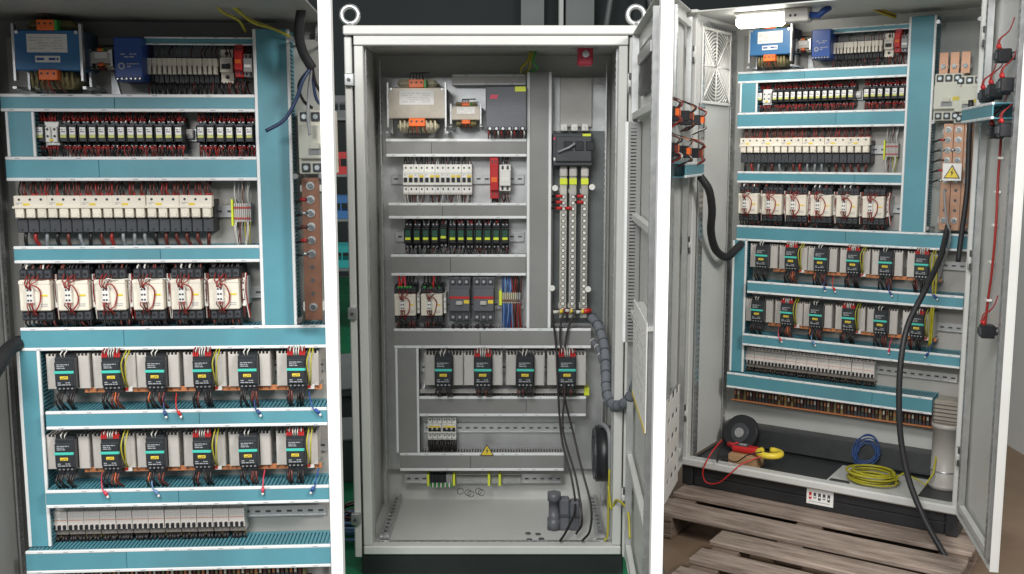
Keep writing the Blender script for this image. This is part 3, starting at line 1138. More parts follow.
    put(fr, 'trafo_small', L.px(101, 57, .09)[0], L.px(101, 57, .09)[1], 'transformer', f'small pale transformer with orange terminals beside blue supply {wh}', 'transformer')
    put(fr, 'psu_blue', L.px(128, 59, .12)[0], L.px(128, 59, .12)[1], 'power_supply', f'dark blue power supply box with printed front {wh}', 'power supply')
    o = empty('transformer_bracket', fr.O, fr.yaw, f'pair of splayed zinc feet under the small transformer {wh}', 'bracket')
    x0, x1, z1 = L.px(83, 90, .03)[0], L.px(118, 90, .03)[0], L.px(100, 72, .03)[1]
    z0 = HV['top'][1]
    for (xa, xb) in ((x0, x0 + .014), (x1 - .014, x1)):
        b = MB()
        b.prism([(xa - .01, z0 + .003), (xa + .016, z0 + .003), (xa + (.026 if xa < .05 + x0 else 0), z1), (xa + (.016 if xa < .05 + x0 else -.01), z1)], 'y', -.012, -.0002, 'zinc')
        b.obj('foot', o)
    vF = L.px(180, 63, .07)[1]
    for i in range(14):
        u = L.px(149 + i * 5.05, 63, .07)[0]
        put(fr, 'fuse_terminal', u, vF - .012, 'fuse_terminal', f'{ORD[i]} slim cream fuse terminal counted from the blue power supply {wh}', 'fuse holder', 'cream fuse terminals ' + wh)
    put(fr, 'mcb_fuse', L.px(226, 65, .06)[0], L.px(226, 65, .06)[1], 'circuit_breaker', f'single cream circuit breaker beside the red relay {wh}', 'circuit breaker')
    put(fr, 'red_relay', L.px(238, 60, .09)[0], L.px(238, 60, .09)[1], 'safety_relay', f'slim red relay beside the upright duct {wh}', 'relay')
    put(fr, 'grey_module', L.px(247.5, 65, .09)[0], L.px(247.5, 65, .09)[1], 'relay_module', f'small grey module between red relay and upright duct {wh}', 'relay')
    us = [L.px(149 + i * 5.05, 63, .07)[0] for i in range(20)]
    wires(fr, us, vF + .02, LV(44), .045, .03, ['wire_dark', 'wire_dark', 'wire_brown', 'wire_grey'], f'dark wires above the cream fuse row {wh}', per=1, seed=3)
    wires(fr, us, vF - .05, HV['top'][1], .045, .05, ['wire_dark', 'wire_dark', 'wire_dark', 'wire_brown'], f'dark wires below the cream fuse row {wh}', per=2, r=.0026, spread=.006, seed=4)
    # ------------- relay row
    vr = LV(133.5, .075)
    ru = [L.px(63.2 + i * 9.58, 133, .075)[0] for i in range(13)] + [L.px(200.3 + i * 9.8, 133, .075)[0] for i in range(6)]
    put(fr, 'relay', L.px(39.5, 133, .075)[0], vr, 'relay', f'single relay beside the white auxiliary unit {wh}', 'relay', None)
    put(fr, 'aux_unit', L.px(51, 133, .066)[0], vr, 'auxiliary_unit', f'white two-pole unit at the end of the relay row {wh}', 'relay')
    for i, u in enumerate(ru):
        put(fr, 'relay', u + random.uniform(-.0006, .0006), vr, 'relay',
            f'{ORD[12 - i] if i < 13 else ORD[i - 13]} black relay from the end stop, {"long" if i < 13 else "short"} group {wh}', 'relay',
            ('long' if i < 13 else 'short') + ' relay group ' + wh)
    b = MB()
    ua, ub = L.px(183, 133, .02)[0], L.px(194, 133, .02)[0]
    b.box(ua, ub, -.03, -.013, vr - .014, vr + .014, 'light_grey', .002)
    b.box(ua + .003, ub - .003, -.0312, -.0295, vr - .004, vr + .006, 'paper')
    o = b.obj('rail_stop', None, fr.O, fr.yaw)
    tag(o, f'grey end stop between the two relay groups {wh}', 'end stop')
    allr = [L.px(39.5, 133, .075)[0], L.px(51, 133, .066)[0]] + ru
    wc = ['wire_red', 'wire_brown', 'wire_dark', 'wire_dark', 'wire_brown']
    wires(fr, allr, vr + .036, HV['top'][0] + .006, .045, .045, wc, f'red and dark wires above the relay row {wh}', per=5, r=.0020, spread=.0050, ferrule='ferrule_red', seed=11)
    wires(fr, allr, vr - .036, HV['second'][1] - .006, .045, .045, wc, f'red and dark wires below the relay row {wh}', per=5, r=.0020, spread=.0050, ferrule='ferrule_red', seed=12)
    # ------------- fused disconnectors
    vd = LV(214, .095)
    du = [L.px(30.5 + i * 33.0, 210, .095)[0] for i in range(6)]
    for i, u in enumerate(du):
        put(fr, 'disconnector', u, vd, 'fuse_disconnector', f'{ORD[5 - i]} cream three-pole fuse disconnector from the terminal strip {wh}', 'fuse holder', 'cream fuse disconnectors ' + wh)
    allp = [u + (k - 1) * .0315 for u in du for k in range(3)]
    wires(fr, allp, vd + .050, HV['second'][0] + .006, .060, .05, ['wire_red', 'wire_brown', 'wire_dark', 'wire_brown'], f'red and brown wires above the fuse disconnectors {wh}', per=3, r=.0026, spread=.0075, ferrule='ferrule_red', seed=21)
    wires(fr, allp, vd - .052, HV['third'][1] - .006, .060, .05, ['wire_dark', 'wire_brown', 'wire_red', 'wire_dark', 'wire_grey'], f'thick wires below the fuse disconnectors {wh}', per=1, r=.0055, spread=.01, seed=22)
    # terminal strip at the right end of that row
    ut0, ut1 = L.px(231, 213, .05)[0], L.px(251, 213, .05)[0]
    e2 = empty('terminal_strip', fr.w((ut0 + ut1) / 2, vd, 0), fr.yaw, f'small terminal strip with yellow end plate beside upright duct {wh}', 'terminal strip')
    hw = (ut1 - ut0) / 2
    n = 9
    for i in range(n):
        b = MB()
        x = -hw + .008 + i * (2 * hw - .008) / n
        b.box(x, x + .0045, -.045, -.012, -.028, .028, 'light_grey', .0008)
        b.box(x + .0008, x + .0038, -.047, -.044, .012, .018, 'red')
        b.box(x + .0008, x + .0038, -.047, -.044, -.020, -.014, 'red')
        b.obj('terminal', e2)
    b = MB(); b.box(-hw, -hw + .006, -.05, -.002, -.04, .04, 'lime', .001); b.obj('end_plate', e2)
    tu = [ut0 + .010 + i * (2 * hw - .008) / n for i in range(n)]
    wires(fr, tu, vd + .022, HV['second'][0] + .003, .040, .045, ['wire_grey', 'wire_white', 'wire_brown', 'wire_grey'], f'grey wires above the small terminal strip {wh}', per=1, seed=23)
    wires(fr, tu, vd - .022, HV['third'][1] - .003, .040, .045, ['wire_grey', 'wire_white', 'wire_yg', 'wire_brown'], f'grey wires below the small terminal strip {wh}', per=1, seed=24)
    # ------------- contactors
    vc = LV(295, .118)
    cu = [L.px(35 + i * 37.9, 295, .118)[0] for i in range(6)]
    for i, u in enumerate(cu):
        put(fr, 'contactor%d' % ((i * 3 + (1 if full else 0)) % 4), u, vc, 'contactor', f'{ORD[5 - i]} cream contactor from the broad upright duct {wh}', 'contactor', 'cream contactors ' + wh)
    allc = [u + (k - 1.5) * .023 for u in cu for k in range(4)]
    wires(fr, allc, vc + .070, HV['third'][0] + .004, .085, .06, ['wire_dark', 'wire_brown', 'wire_dark', 'wire_dark', 'wire_dark', 'wire_white'], f'wires above the contactor row {wh}', per=2, r=.003, spread=.008, seed=31)
    wires(fr, allc, vc - .072, HV['wide middle'][1] - .004, .085, .06, ['wire_dark', 'wire_dark', 'wire_brown'], f'wires below the contactor row {wh}', per=2, r=.0032, spread=.008, seed=32)
    wires(fr, [u + .054 for u in cu], vc + .06, vc - .075, .09, .085, ['wire_red', 'wire_brown', 'wire_white'], f'control wires running between the contactors {wh}', per=4, r=.0017, spread=.004, seed=33)
    # ------------- two rows of starters on heat sinks
    for row, yb in (('upper', 373), ('lower', 454)):
        vv = LV(yb, .12)
        xs = (64, 109.3, 155, 201, 247.5, 294.5)
        uu = [L.px(x, yb, .12)[0] for x in xs]
        for i, u in enumerate(uu):
            k = 'drive_red' if i % 2 else 'drive_plain'
            how = 'red-plugged' if i % 2 else 'plain black'
            put(fr, k, u + (.0035 if i % 2 else 0), vv, 'motor_starter', f'{ORD[i]} starter from the tall duct, {how}, {row} row {wh}', 'motor starter',
                f'{row} row starters {wh}')
        dn = HV['fifth' if row == 'upper' else 'sixth'][1]
        # earth bar
        b = MB()
        ub0, ub1 = uu[0] + .04, min(uu[-1] + .075, UEND - .02)
        vb_ = vv - .0605
        b.box(ub0, ub1, -.074, -.069, vb_ - .008, vb_ + .008, 'pe_bar', .001)
        nb = int((ub1 - ub0) / .024)
        for i in range(nb):
            x = ub0 + .012 + i * (ub1 - ub0 - .024) / (nb - 1)
            b.cyl((x, -.073, vb_), (x, -.0765, vb_), .0034, 8, 'copper_dull')
        o = b.obj('earth_bar', None, fr.O, fr.yaw)
        tag(o, f'orange copper earth bar under the {row} starters {wh}', 'busbar')
        for x in (ub0 + .01, (ub0 + ub1) / 2, ub1 - .01):
            b = MB(); b.box(x - .006, x + .006, -.0685, -.0005, vb_ - .006, vb_ + .006, 'zinc'); b.obj('standoff', o)
        wires(fr, [u + s_ * .016 for u in uu for s_ in (-1, 1)], vv - .062, dn - .004, .115, .09, ['wire_dark', 'wire_dark', 'wire_dark', 'wire_brown'],
              f'black motor leads below the {row} starters {wh}', per=3, r=.0036, spread=.007, ferrule=None, seed=41, bow=.012)
        wires(fr, uu, vv - .058, dn - .004, .12, .075, ['wire_dark', 'wire_brown', 'wire_dark', 'wire_orange'], f'thin dark leads below the {row} starters {wh}', per=2, r=.0018, spread=.03, seed=42, bow=.02)
        up = HV['wide middle' if row == 'upper' else 'fifth'][0]
        ry = [uu[1] + .045, uu[3] + .043, uu[5] + .045]
        b = MB()
        for u in ry:
            for s_ in (-1, 1):
                b.tube(bez([(u + s_ * .004 + .004, -.09, up), (u + s_ * .006, -.13, vv + .03), (u + s_ * .003, -.12, vv - .02), (u + s_ * .002 - .006, -.078, vb_ + .004)], 6), .0022, 6, 'wire_yg')
            b.box(u - .012, u + .008, -.085, -.074, vb_ - .004, vb_ + .012, 'white_plastic', .001)
            b.box(u - .011, u - .003, -.087, -.084, vb_ + .0, vb_ + .008, 'red')
        o = b.obj('earth_wire', None, fr.O, fr.yaw)
        tag(o, f'yellow-green earth wires hanging between the {row} starters {wh}', 'wiring', None, 'stuff')
        # crimped blue / red lead ends lying on the duct
        rg = random.Random(5 if row == 'upper' else 6)
        tips = ((155 + 12, 'wire_blue'), (180, 'red'), (258, 'wire_blue'), (315, 'psu_blue')) if row == 'upper' else ((107, 'pinkred'), (157, 'coil_blue'), (265, 'pinkred'), (316, 'psu_blue'))
        for (x, m) in tips:
            u = L.px(x, 400 if row == 'upper' else 485, .1)[0]
            b = MB()
            dx = rg.uniform(-.02, .02)
            b.tube(bez([(u - dx, -.100, dn + .045), (u - dx * .5, -.128, dn + .02), (u, -.134, dn - .002), (u + dx, -.135, dn - .014)], 5), .0019, 6, m)
            b.tube([(u + dx * .2, -.135, dn - .001), (u + dx, -.136, dn - .015)], .0048, 7, m)
            b.tube([(u + dx, -.136, dn - .015), (u + dx * 1.2, -.137, dn - .022)], .004, 6, 'paper')
            o = b.obj('lead_end', None, fr.O, fr.yaw)
            near = min(range(6), key=lambda q: abs(xs[q] - x))
            cn = {'wire_blue': 'blue', 'red': 'red', 'psu_blue': 'dark blue', 'pinkred': 'pink', 'coil_blue': 'pale blue'}[m]
            tag(o, f'loose {cn} lead end below the {ORD[near]} {row} starter {wh}', 'lead', f'loose lead ends {row} {wh}')
    # ------------- three-pole breakers
    vm = LV(520, .06)
    bu = [L.px(51 + 8.08 + i * 16.16, 520, .06)[0] for i in range(12)]
    for i, u in enumerate(bu):
        put(fr, 'mcb3', u, vm, 'circuit_breaker', f'{ORD[i]} cream three-pole breaker from the tall upright duct {wh}', 'circuit breaker', 'bottom row breakers ' + wh)
    allb = [u + (k - 1) * .0158 for u in bu for k in range(3)]
    wires(fr, allb, vm + .04, HV['sixth'][0] + .003, .04, .04, ['wire_dark', 'wire_brown'], f'dark wires above the bottom breakers {wh}', per=1, r=.0026, seed=51)
    wires(fr, [u + k * .011 for u in bu for k in (-1, 1)], vm - .050, HV['bottom'][1] - .005, .035, .045, ['wire_dark'], f'thick black leads below the bottom breakers {wh}', per=3, r=.0042, spread=.006, ferrule='coil', seed=52)
    # ------------- terminals under the bottom duct
    e2 = empty('terminal_strip', fr.w(0, VB - .04, 0), fr.yaw, f'long terminal strip with brown clamps under the bottom duct {wh}', 'terminal strip')
    ua, ub = LU(34, DD, 560), UEND - .09
    n = 60
    for i in range(n):
        b = MB()
        x = ua + i * (ub - ua) / n
        w = (ub - ua) / n * .8
        b.box(x, x + w, -.05, 0, -.032, .022, ('coil_brown', 'charcoal', 'coil', 'charcoal', 'coil_brown')[(i * 7 // 3) % 5], .001)
        b.box(x + w * .2, x + w * .8, -.053, -.049, -.006, .010, ('pe_bar', 'cream', 'wire_brown', 'coil')[i % 4])
        b.obj('terminal', e2)
    b = MB(); b.box(ua - .01, ub + .01, -.062, -.052, -.034, -.028, 'pe_bar'); b.box(ua - .01, ub + .01, -.04, -.0, -.043, -.034, 'charcoal'); b.obj('earth_rail', e2)
    wires(fr, [ua + i * (ub - ua) / 60 for i in range(60)], VB - .022, VB + .004, .05, .045, ['wire_orange', 'wire_dark', 'wire_brown', 'wire_red', 'wire_blue'], f'coloured wires rising from the long terminal strip {wh}', per=1, r=.0025, seed=61)
    # ------------- busbar bay
    bars = [R.px(x, 185, .07)[0] for x in (945.5, 956, 966.5)] if full else [L.px(312, 250, .07)[0]]
    vt_, vb2 = LV(178), HV['wide middle'][1] + .012
    for i, u in enumerate(bars):
        w = .019 if full else .026
        e3 = empty('busbar', fr.w(u, vb2, 0), fr.yaw, f'{ORD[i]} upright copper busbar from the broad blue duct {wh}', 'busbar', 'copper busbars ' + wh)
        b = MB(); b.box(-w, w, -.070, -.064, 0, vt_ - vb2, 'copper_dull' if not full else 'copper', .001); b.obj('bar', e3)
        hgt = vt_ - vb2
        for k in range(10):
            z = hgt * (1 - (k + .6) / 10.6)
            b = MB()
            if k in (6, 7, 8):
                b.cyl((0, -.069, z), (0, -.0715, z), .006, 10, 'dark_steel')
            else:
                b.cyl((0, -.069, z), (0, -.074, z), .0125, 12, 'zinc')
                b.tube([(0, -.073, z), (0, -.082, z)], .0085, 6, 'chrome')
            b.obj('bolt', e3)
        b = MB()
        b.box(-w - .006, w + .006, -.064, 0, hgt * .06, hgt * .13, 'white_plastic', .003)
        b.box(-w - .006, w + .006, -.064, 0, hgt * .90, hgt * .95, 'white_plastic', .003)
        b.obj('support', e3)
    b = MB()
    for k in range(5):
        v = vt_ - (vt_ - vb2) * (k * .095 + .15)
        for i, u in enumerate(bars[:2] if k % 2 else bars[:1]):
            b.tube(bez([(UV1 - .005, -.03, v - .01), (UV1 + .018, -.055, v - .004), (u - .03, -.068, v), (u - .004, -.074, v)], 5), .0042, 6, 'wire_dark')
            b.tube([(u - .03, -.068, v), (u - .012, -.073, v)], .0056, 6, ('red', 'zinc', 'wire_brown')[k % 3])
    o = b.obj('tap_cable', None, fr.O, fr.yaw)
    tag(o, f'dark tap cables bolted to the copper busbars {wh}', 'wiring', None, 'stuff')
    put(fr, 'mccb_cream', R.px(947, 106, .10)[0] if full else L.px(316, 140, .10)[0], LV(142, .1), 'isolator', f'cream main switch next to the upright duct, above the busbars {wh}', 'main switch')
    if full: put(fr, 'mccb_cream', R.px(968, 108, .10)[0], LV(146, .1), 'isolator', f'cream main switch farther from the upright duct above the busbars {wh}', 'main switch')
    if full:
        for i, x in enumerate((944, 955, 966)):
            b = MB()
            u = R.px(x, 64, .06)[0]
            v0_, v1_ = LV(110), LV(80)
            b.box(u - .017, u + .017, -.066, -.060, v0_, v1_, 'copper', .001)
            b.box(u - .018, u + .018, -.060, 0, v0_ + .02, v0_ + .04, 'white_plastic', .002)
            b.cyl((u, -.065, v0_ + .03), (u, -.073, v0_ + .03), .010, 6, 'chrome')
            o = b.obj('busbar_tab', None, fr.O, fr.yaw)
            tag(o, f'{ORD[i]} copper tab from the broad duct above main switches in cabinet on pallet', 'busbar', 'copper tabs on pallet cabinet')
    # clear cover over the bay
    b = MB()
    b.box(UV1 + .006, UEND + .008, -.135, -.132, vb2 - .004, LV(34), 'perspex')
    o = b.obj('cover_sheet', None, fr.O, fr.yaw)
    tag(o, f'clear plastic sheet guarding the copper busbar bay {wh}', 'cover')
    for (u, v) in ((UV1 + .014, LV(40)), (UEND - .004, LV(40)), (UV1 + .014, vb2 + .01), (UEND - .004, vb2 + .01), (UV1 + .014, LV(176)), (UEND - .004, LV(176))):
        b = MB()
        b.cyl((u, -.0005, v), (u, -.137, v), .004, 8, 'zinc')
        b.cyl((u, -.135, v), (u, -.139, v), .008, 10, 'chrome')
        b.obj('standoff', o)
    return e


def grille(fr, size, vmid, dmid, label):
    """square ventilation grille on the inner side wall, rings and spokes"""
    x = UW0 + .0005
    e = empty('vent_grille', fr.w(x, vmid, dmid), fr.yaw, label, 'vent')
    h = size / 2
    fm = 'white_plastic' if fr is R else 'light_grey'  # pale plastic on the pallet cabinet, grey on the doorless one
    b = MB()
    for (y0, y1, z0, z1) in ((-h, h, h - .012, h), (-h, h, -h, -h + .012), (-h, -h + .012, -h + .012, h - .012), (h - .012, h, -h + .012, h - .012)):
        b.box(0, .014, y0, y1, z0, z1, fm, .002)
    b.obj('frame', e)
    b = MB(); b.box(.0005, .003, -h + .012, h - .012, -h + .012, h - .012, 'grey_plastic'); b.obj('filter', e)
    n = 14
    for i in range(n):
        r = .018 + i * (h * 1.32 - .018) / (n - 1)
        b = MB()
        K = 48
        seg = []
        for k in range(K + 1):
            a = 2 * math.pi * k / K
            y, z = r * math.cos(a), r * math.sin(a)
            inside = abs(y) < h - .008 and abs(z) < h - .008
            if inside: seg.append((.009, y, z))
            if (not inside or k == K) and len(seg) > 1:
                b = MB(); b.tube(seg, .0032, 4, fm); b.obj('ring_bar', e)
                seg = []
            elif not inside: seg = []
    for k in range(8):
        a = math.pi / 4 * k
        l = h - .006 if k % 2 == 0 else (h - .006) * 1.38
        b = MB(); b.tube([(.010, 0, 0), (.010, l * math.cos(a), l * math.sin(a))], .004, 4, fm); b.obj('spoke', e)


for fr, full in ((L, False), (R, True)):
    blue_cabinet(fr, full)
grille(R, .32, (R.px(716, 30, .25)[1] + R.px(716, 104, .25)[1]) / 2, .235, 'white square vent grille on side wall of cabinet on pallet')
grille(L, .34, LV(80, .25, 5), .20, 'grey vent grille on side wall of doorless cabinet')


def attach(o, e):
    """make o (placed in world space) a child of the un-scaled empty e without moving it"""
    we = Matrix.Translation(e.location) @ Matrix.Rotation(e.rotation_euler.z, 4, 'Z')
    wo = Matrix.Translation(o.location) @ Matrix.Rotation(o.rotation_euler.z, 4, 'Z')
    l = we.inverted() @ wo
    o.parent = e
    o.location = l.translation
    o.rotation_euler = (0, 0, o.rotation_euler.z - e.rotation_euler.z)


def door_leaf(fr, cab, width, z0, z1, m, rails_z, hinge_u, rail_u):
    """door leaf on frame fr (u along the leaf, d towards its inner face); child of its cabinet"""
    b = MB()
    b.box(0, width, .002, .005, z0, z1, m)
    for (x0, x1) in ((0, .004), (width - .004, width)):
        b.box(x0, x1, -.022, .0018, z0, z1, m)
    b.box(.004, width - .004, -.022, .0018, z0, z0 + .004, m)
    b.box(.004, width - .004, -.022, .0018, z1 - .004, z1, m)
    leaf = b.obj('door', None, fr.O, fr.yaw)
    for u in rail_u:
        b = MB(); perforated(b, 'z', z0 + .03, z1 - .03, 'y', -.030, -.008, u - .013, u + .013, 'zinc'); b.obj('stiffener', leaf)
    for z in rails_z:
        b = MB(); b.box(rail_u[0] + .015, rail_u[-1] - .015, -.028, -.008, z - .012, z + .012, 'cab_grey', .002); b.obj('cross_bar', leaf)
    for z in (z0 + (z1 - z0) * .12, z0 + (z1 - z0) * .5, z0 + (z1 - z0) * .91):
        b = MB()
        b.box(hinge_u - .012, hinge_u + .012, -.034, -.004, z - .035, z - .012, 'dark_steel', .002)
        b.box(hinge_u - .012, hinge_u + .012, -.034, -.004, z + .012, z + .035, 'dark_steel', .002)
        b.cyl((hinge_u, -.030, z - .034), (hinge_u, -.030, z + .034), .008, 10, 'cab_grey')
        b.obj('hinge', leaf)
    attach(leaf, cab)
    return leaf


# ================================================================== the grey-duct cabinet
def MU(x, d=.08, y=250): return M.px(x, y, d)[0]


def MV(y, d=.08, x=490): return M.px(x, y, d)[1]


XL, XR = MU(358, .5, 250), MU(625, .5, 250)
zT, zS = MV(37, .5), MV(545, .5)          # top of the front frame, top of the sill
mc = empty('control_cabinet', (0, 4.1, 0), 0, 'tall open light grey control cabinet with grey ducts and lifting eyes', 'cabinet')
G = 'cab_grey'
b = MB(); b.box(XL, XR, .045, .050, zS - .02, zT, G); b.obj('back_panel', mc)
b = MB(); b.box(XL + .030, XR - .030, .0002, .004, MV(475), MV(76), 'plate_zinc'); b.obj('mounting_plate', mc)
for x in (XL + .004, XR - .008):
    b = MB(); b.box(x, x + .004, -.46, .044, zS - .02, zT - .004, G); b.obj('side_panel', mc)
b = MB(); b.box(XL - .035, XR + .035, -.52, .052, zT + .006, MV(26, .5), G, .004); b.obj('roof_cap', mc)
b = MB(); b.box(XL + .01, XR - .01, -.465, .044, zT - .012, zT - .006, G); b.obj('ceiling_panel', mc)
b = MB(); b.box(XL, XR, -.512, -.465, MV(45.5, .5), zT + .004, G, .003); b.obj('frame_beam', mc)
for x0, x1 in ((XL, XL + .032), (XR - .032, XR)):
    b = MB(); b.box(x0, x1, -.505, -.462, zS, MV(45.5, .5), G, .003); b.obj('frame_post', mc)
    b = MB()
    xi = x1 + .001 if x0 < 0 else x0 - .004
    perforated(b, 'z', zS + .01, MV(48, .5), 'x', xi - .0005, xi + .0035, -.462, -.430, 'zinc'); b.obj('perforated_rail', mc)
    b = MB(); perforated(b, 'z', zS + .01, MV(60, .05), 'x', xi - .0005, xi + .0035, -.075, -.03, 'zinc'); b.obj('perforated_rail', mc)
for s_, x in ((-1, XL - .035), (1, XR + .006)):
    b = MB(); b.box(x, x + .026, -.500, -.40, zS - .05, zT + .002, G, .004); b.obj('edge_flange', mc)
b = MB(); b.box(XL, XR, -.512, -.462, zS - .034, zS - .001, G, .004); b.obj('frame_sill', mc)
b = MB(); b.box(XL + .01, XR - .01, -.461, .044, zS - .020, zS - .014, G); b.obj('floor_panel', mc)
b = MB(); perforated(b, 'x', XL + .04, XR - .04, 'z', zS - .012, zS - .008, -.460, -.430, 'zinc', .03); b.obj('perforated_rail', mc)
for x in (XL + .05, XR - .085):
    b = MB(); perforated(b, 'y', -.42, .03, 'z', zS - .010, zS + .012, x, x + .035, 'zinc', .04); b.obj('perforated_rail', mc)
b = MB(); b.box(XL - .01, XR + .01, -.50, .045, 0.0, zS - .036, 'plinth_black', .004); b.obj('plinth', mc)
b = MB(); perforated(b, 'x', XL + .05, XR - .05, 'z', zT - .03, zT - .026, -.455, -.425, 'zinc'); b.obj('perforated_rail', mc)
for (x, y) in ((MU(350, .49, 80), 80), (MU(353, .5, 313), 313), (MU(356, .5, 518), 518)):
    z = MV(y, .5)
    b = MB(); b.box(x - .016, x + .018, -.520, -.498, z - .022, z + .022, 'zinc', .003); b.cyl((x, -.519, z), (x, -.526, z), .006, 8, 'dark_steel'); b.obj('latch', mc)
for x in (355, 632):
    u, z = MU(x, .3, 14), MV(26, .5)
    e = empty('lifting_eye', M.w(u, z, .42), 0, 'steel lifting eye bolt on the roof over the ' + ('latch side' if x < 500 else 'door hinge side') + ' of the grey-duct cabinet', 'eye bolt', 'lifting eyes')
    b = MB(); P = [(.030 * math.cos(a * math.pi / 10), 0, .048 + .030 * math.sin(a * math.pi / 10)) for a in range(21)]
    b.tube(P, .0095, 10, 'zinc', caps=False); b.obj('ring', e)
    b = MB(); b.tube([(0, 0, 0), (0, 0, .007), (0, 0, .012), (0, 0, .020)], .02, 14, 'zinc', rs=[.024, .024, .014, .011]); b.obj('shank', e)
# rails
for (y, x0, x1) in ((179, 392, 524), (237, 396, 524), (305, 395, 524), (429, 424, 575), (368, 420, 588), (480, 405, 562)):
    rail(mc, M, MU(x0, .01, y), MU(x1, .01, y), MV(y, .03), h=.040)
# ducts
gw = M.where
MD = {}
for (n, x0, x1, y0, y1) in (('top', 386, 526.5, 139, 156.5), ('second', 388.5, 526.5, 203, 218.5), ('third', 391, 526, 254.5, 275.5),
                            ('broad middle', 394, 591, 328.5, 348), ('fifth', 419.5, 586, 396.5, 416), ('bottom', 400, 564, 453, 470.5)):
    ym = (y0 + y1) / 2
    MD[n] = (MV(y1), MV(y0))
    duct(M, MU(x0, .08, ym), MU(x1, .08, ym), *MD[n], .08, 'duct_grey', f'{n} horizontal grey cable duct with white edges {gw}', ew=.0105)
duct(M, MU(526.5, .08, 200) + .002, MU(551, .08, 200), MD['broad middle'][1] + .002, MV(72), .08, 'duct_grey', f'broad upright grey duct beside the busbars {gw}', vert=True, ew=.011)
duct(M, MU(396, .08, 400), MU(419.5, .08, 400) - .002, MD['bottom'][1] + .002, MD['broad middle'][0] - .002, .08, 'duct_grey', f'short upright grey duct beside the starters {gw}', vert=True, ew=.009)
duct(M, MU(452, .05, 80), MU(526, .05, 80), MV(85, .05), MV(74.5, .05), .05, 'light_grey', f'slim pale duct at the top of the plate {gw}', ew=.008)
# devices
put(M, 'trafo_core', *M.px(417, 103, .15), 'transformer', f'large bare-core transformer with orange terminals on the top shelf {gw}', 'transformer')
put(M, 'trafo_core_small', *M.px(466, 113, .10), 'transformer', f'small bare-core transformer beside the dark supply {gw}', 'transformer')
put(M, 'psu_dark', *M.px(506.5, 108.5, .13), 'power_supply', f'dark grey power supply with red logo and lime sticker {gw}', 'power supply')
v = MV(178.5, .06)
us = [M.px(405.7 + i * 5.3, 178, .06)[0] for i in range(13)]
for i, u in enumerate(us):
    yl = i in (1, 3, 5, 6, 9, 10, 12)
    put(M, 'mcb1y' if yl else 'mcb1', u, v, 'circuit_breaker', f'{ORD[12 - i]} white breaker from the red relay, top row {gw}', 'circuit breaker', 'white breakers ' + gw, sc=1.0).scale = (1, 1.1, 1.25)
wires(M, us, v + .040, MD['top'][0] + .003, .04, .04, ['wire_dark', 'wire_white', 'wire_dark', 'wire_brown'], f'wires above the white breakers {gw}', per=2, r=.0022, spread=.008, seed=71)
wires(M, us, v - .046, MD['second'][1] - .003, .04, .04, ['wire_dark', 'wire_white', 'wire_brown', 'wire_grey'], f'wires below the white breakers {gw}', per=2, r=.0022, spread=.008, seed=72)
put(M, 'red_relay_m', *M.px(494, 178, .09), 'safety_relay', f'slim red relay with orange sticker beside white outlet {gw}', 'relay')
put(M, 'white_outlet', *M.px(505, 178, .09), 'outlet', f'white two-terminal module beside the red relay {gw}', 'module')
wires(M, [M.px(494, 178, .09)[0], M.px(505, 178, .09)[0]], v + .06, MD['top'][0] + .003, .05, .04, ['wire_dark', 'wire_brown'], f'dark wires above the red relay {gw}', per=4, r=.0024, spread=.007, seed=73)
wires(M, [M.px(494, 178, .09)[0], M.px(505, 178, .09)[0]], v - .06, MD['second'][1] - .003, .05, .04, ['wire_dark', 'wire_brown'], f'dark wires below the red relay {gw}', per=4, r=.0024, spread=.007, seed=74)
v = MV(236, .09)
us = [M.px(408 + i * 8.82, 236, .09)[0] for i in range(12)]
for i, u in enumerate(us):
    put(M, 'relay_green', u, v + (.006 if i == 4 else 0), 'relay', f'{ORD[11 - i]} dark green relay from the broad upright duct {gw}', 'relay', 'green relays ' + gw, sc=1.25)
wires(M, us, v + .046, MD['second'][0] + .003, .055, .045, ['wire_dark', 'wire_brown', 'wire_dark', 'wire_grey', 'wire_red'], f'dark wires above the green relays {gw}', per=4, r=.002, spread=.007, seed=75)
wires(M, us, v - .046, MD['third'][1] - .003, .055, .045, ['wire_dark', 'wire_brown', 'wire_dark', 'wire_grey'], f'dark wires below the green relays {gw}', per=4, r=.002, spread=.007, seed=76)
# contactors, moulded breakers, terminals
v = MV(305, .118)
for i, x in enumerate((405.5, 432)):
    put(M, 'contactor%d' % i, M.px(x, 305, .118)[0], v, 'contactor', f'cream contactor {"beside the grey moulded breaker" if i else "farther from the moulded breakers"} {gw}', 'contactor', 'contactors ' + gw, sc=.98)
cu = [M.px(x, 305, .118)[0] + k * .024 for x in (405.5, 432) for k in (-1, 0, 1)]
wires(M, cu, v + .066, MD['third'][0] + .003, .10, .06, ['wire_dark', 'red', 'wire_dark', 'pinkred'], f'black and red leads above the cream contactors {gw}', per=2, r=.004, spread=.010, ferrule='green', seed=77)
wires(M, cu, v - .066, MD['broad middle'][1] - .003, .10, .06, ['wire_dark', 'wire_dark', 'wire_brown'], f'dark leads below the cream contactors {gw}', per=3, r=.0035, spread=.008, seed=78)
for i, x in enumerate((459.5, 483.5)):
    put(M, 'mccb_grey', *M.px(x, 300, .11), 'moulded_breaker', f'grey moulded breaker with red stripe {"beside the terminal strip" if i else "beside the cream contactor"} {gw}', 'circuit breaker', 'moulded breakers ' + gw)
mu = [M.px(x, 300, .11)[0] + k * .027 for x in (459.5, 483.5) for k in (-1, 0, 1)]
wires(M, mu, v - .088, MD['broad middle'][1] - .003, .08, .05, ['wire_dark'], f'black leads below the moulded breakers {gw}', per=1, r=.0065, seed=79)
wires(M, mu, v + .088, MD['third'][0] + .003, .08, .05, ['wire_dark'], f'black leads above the moulded breakers {gw}', per=1, r=.0065, seed=80)
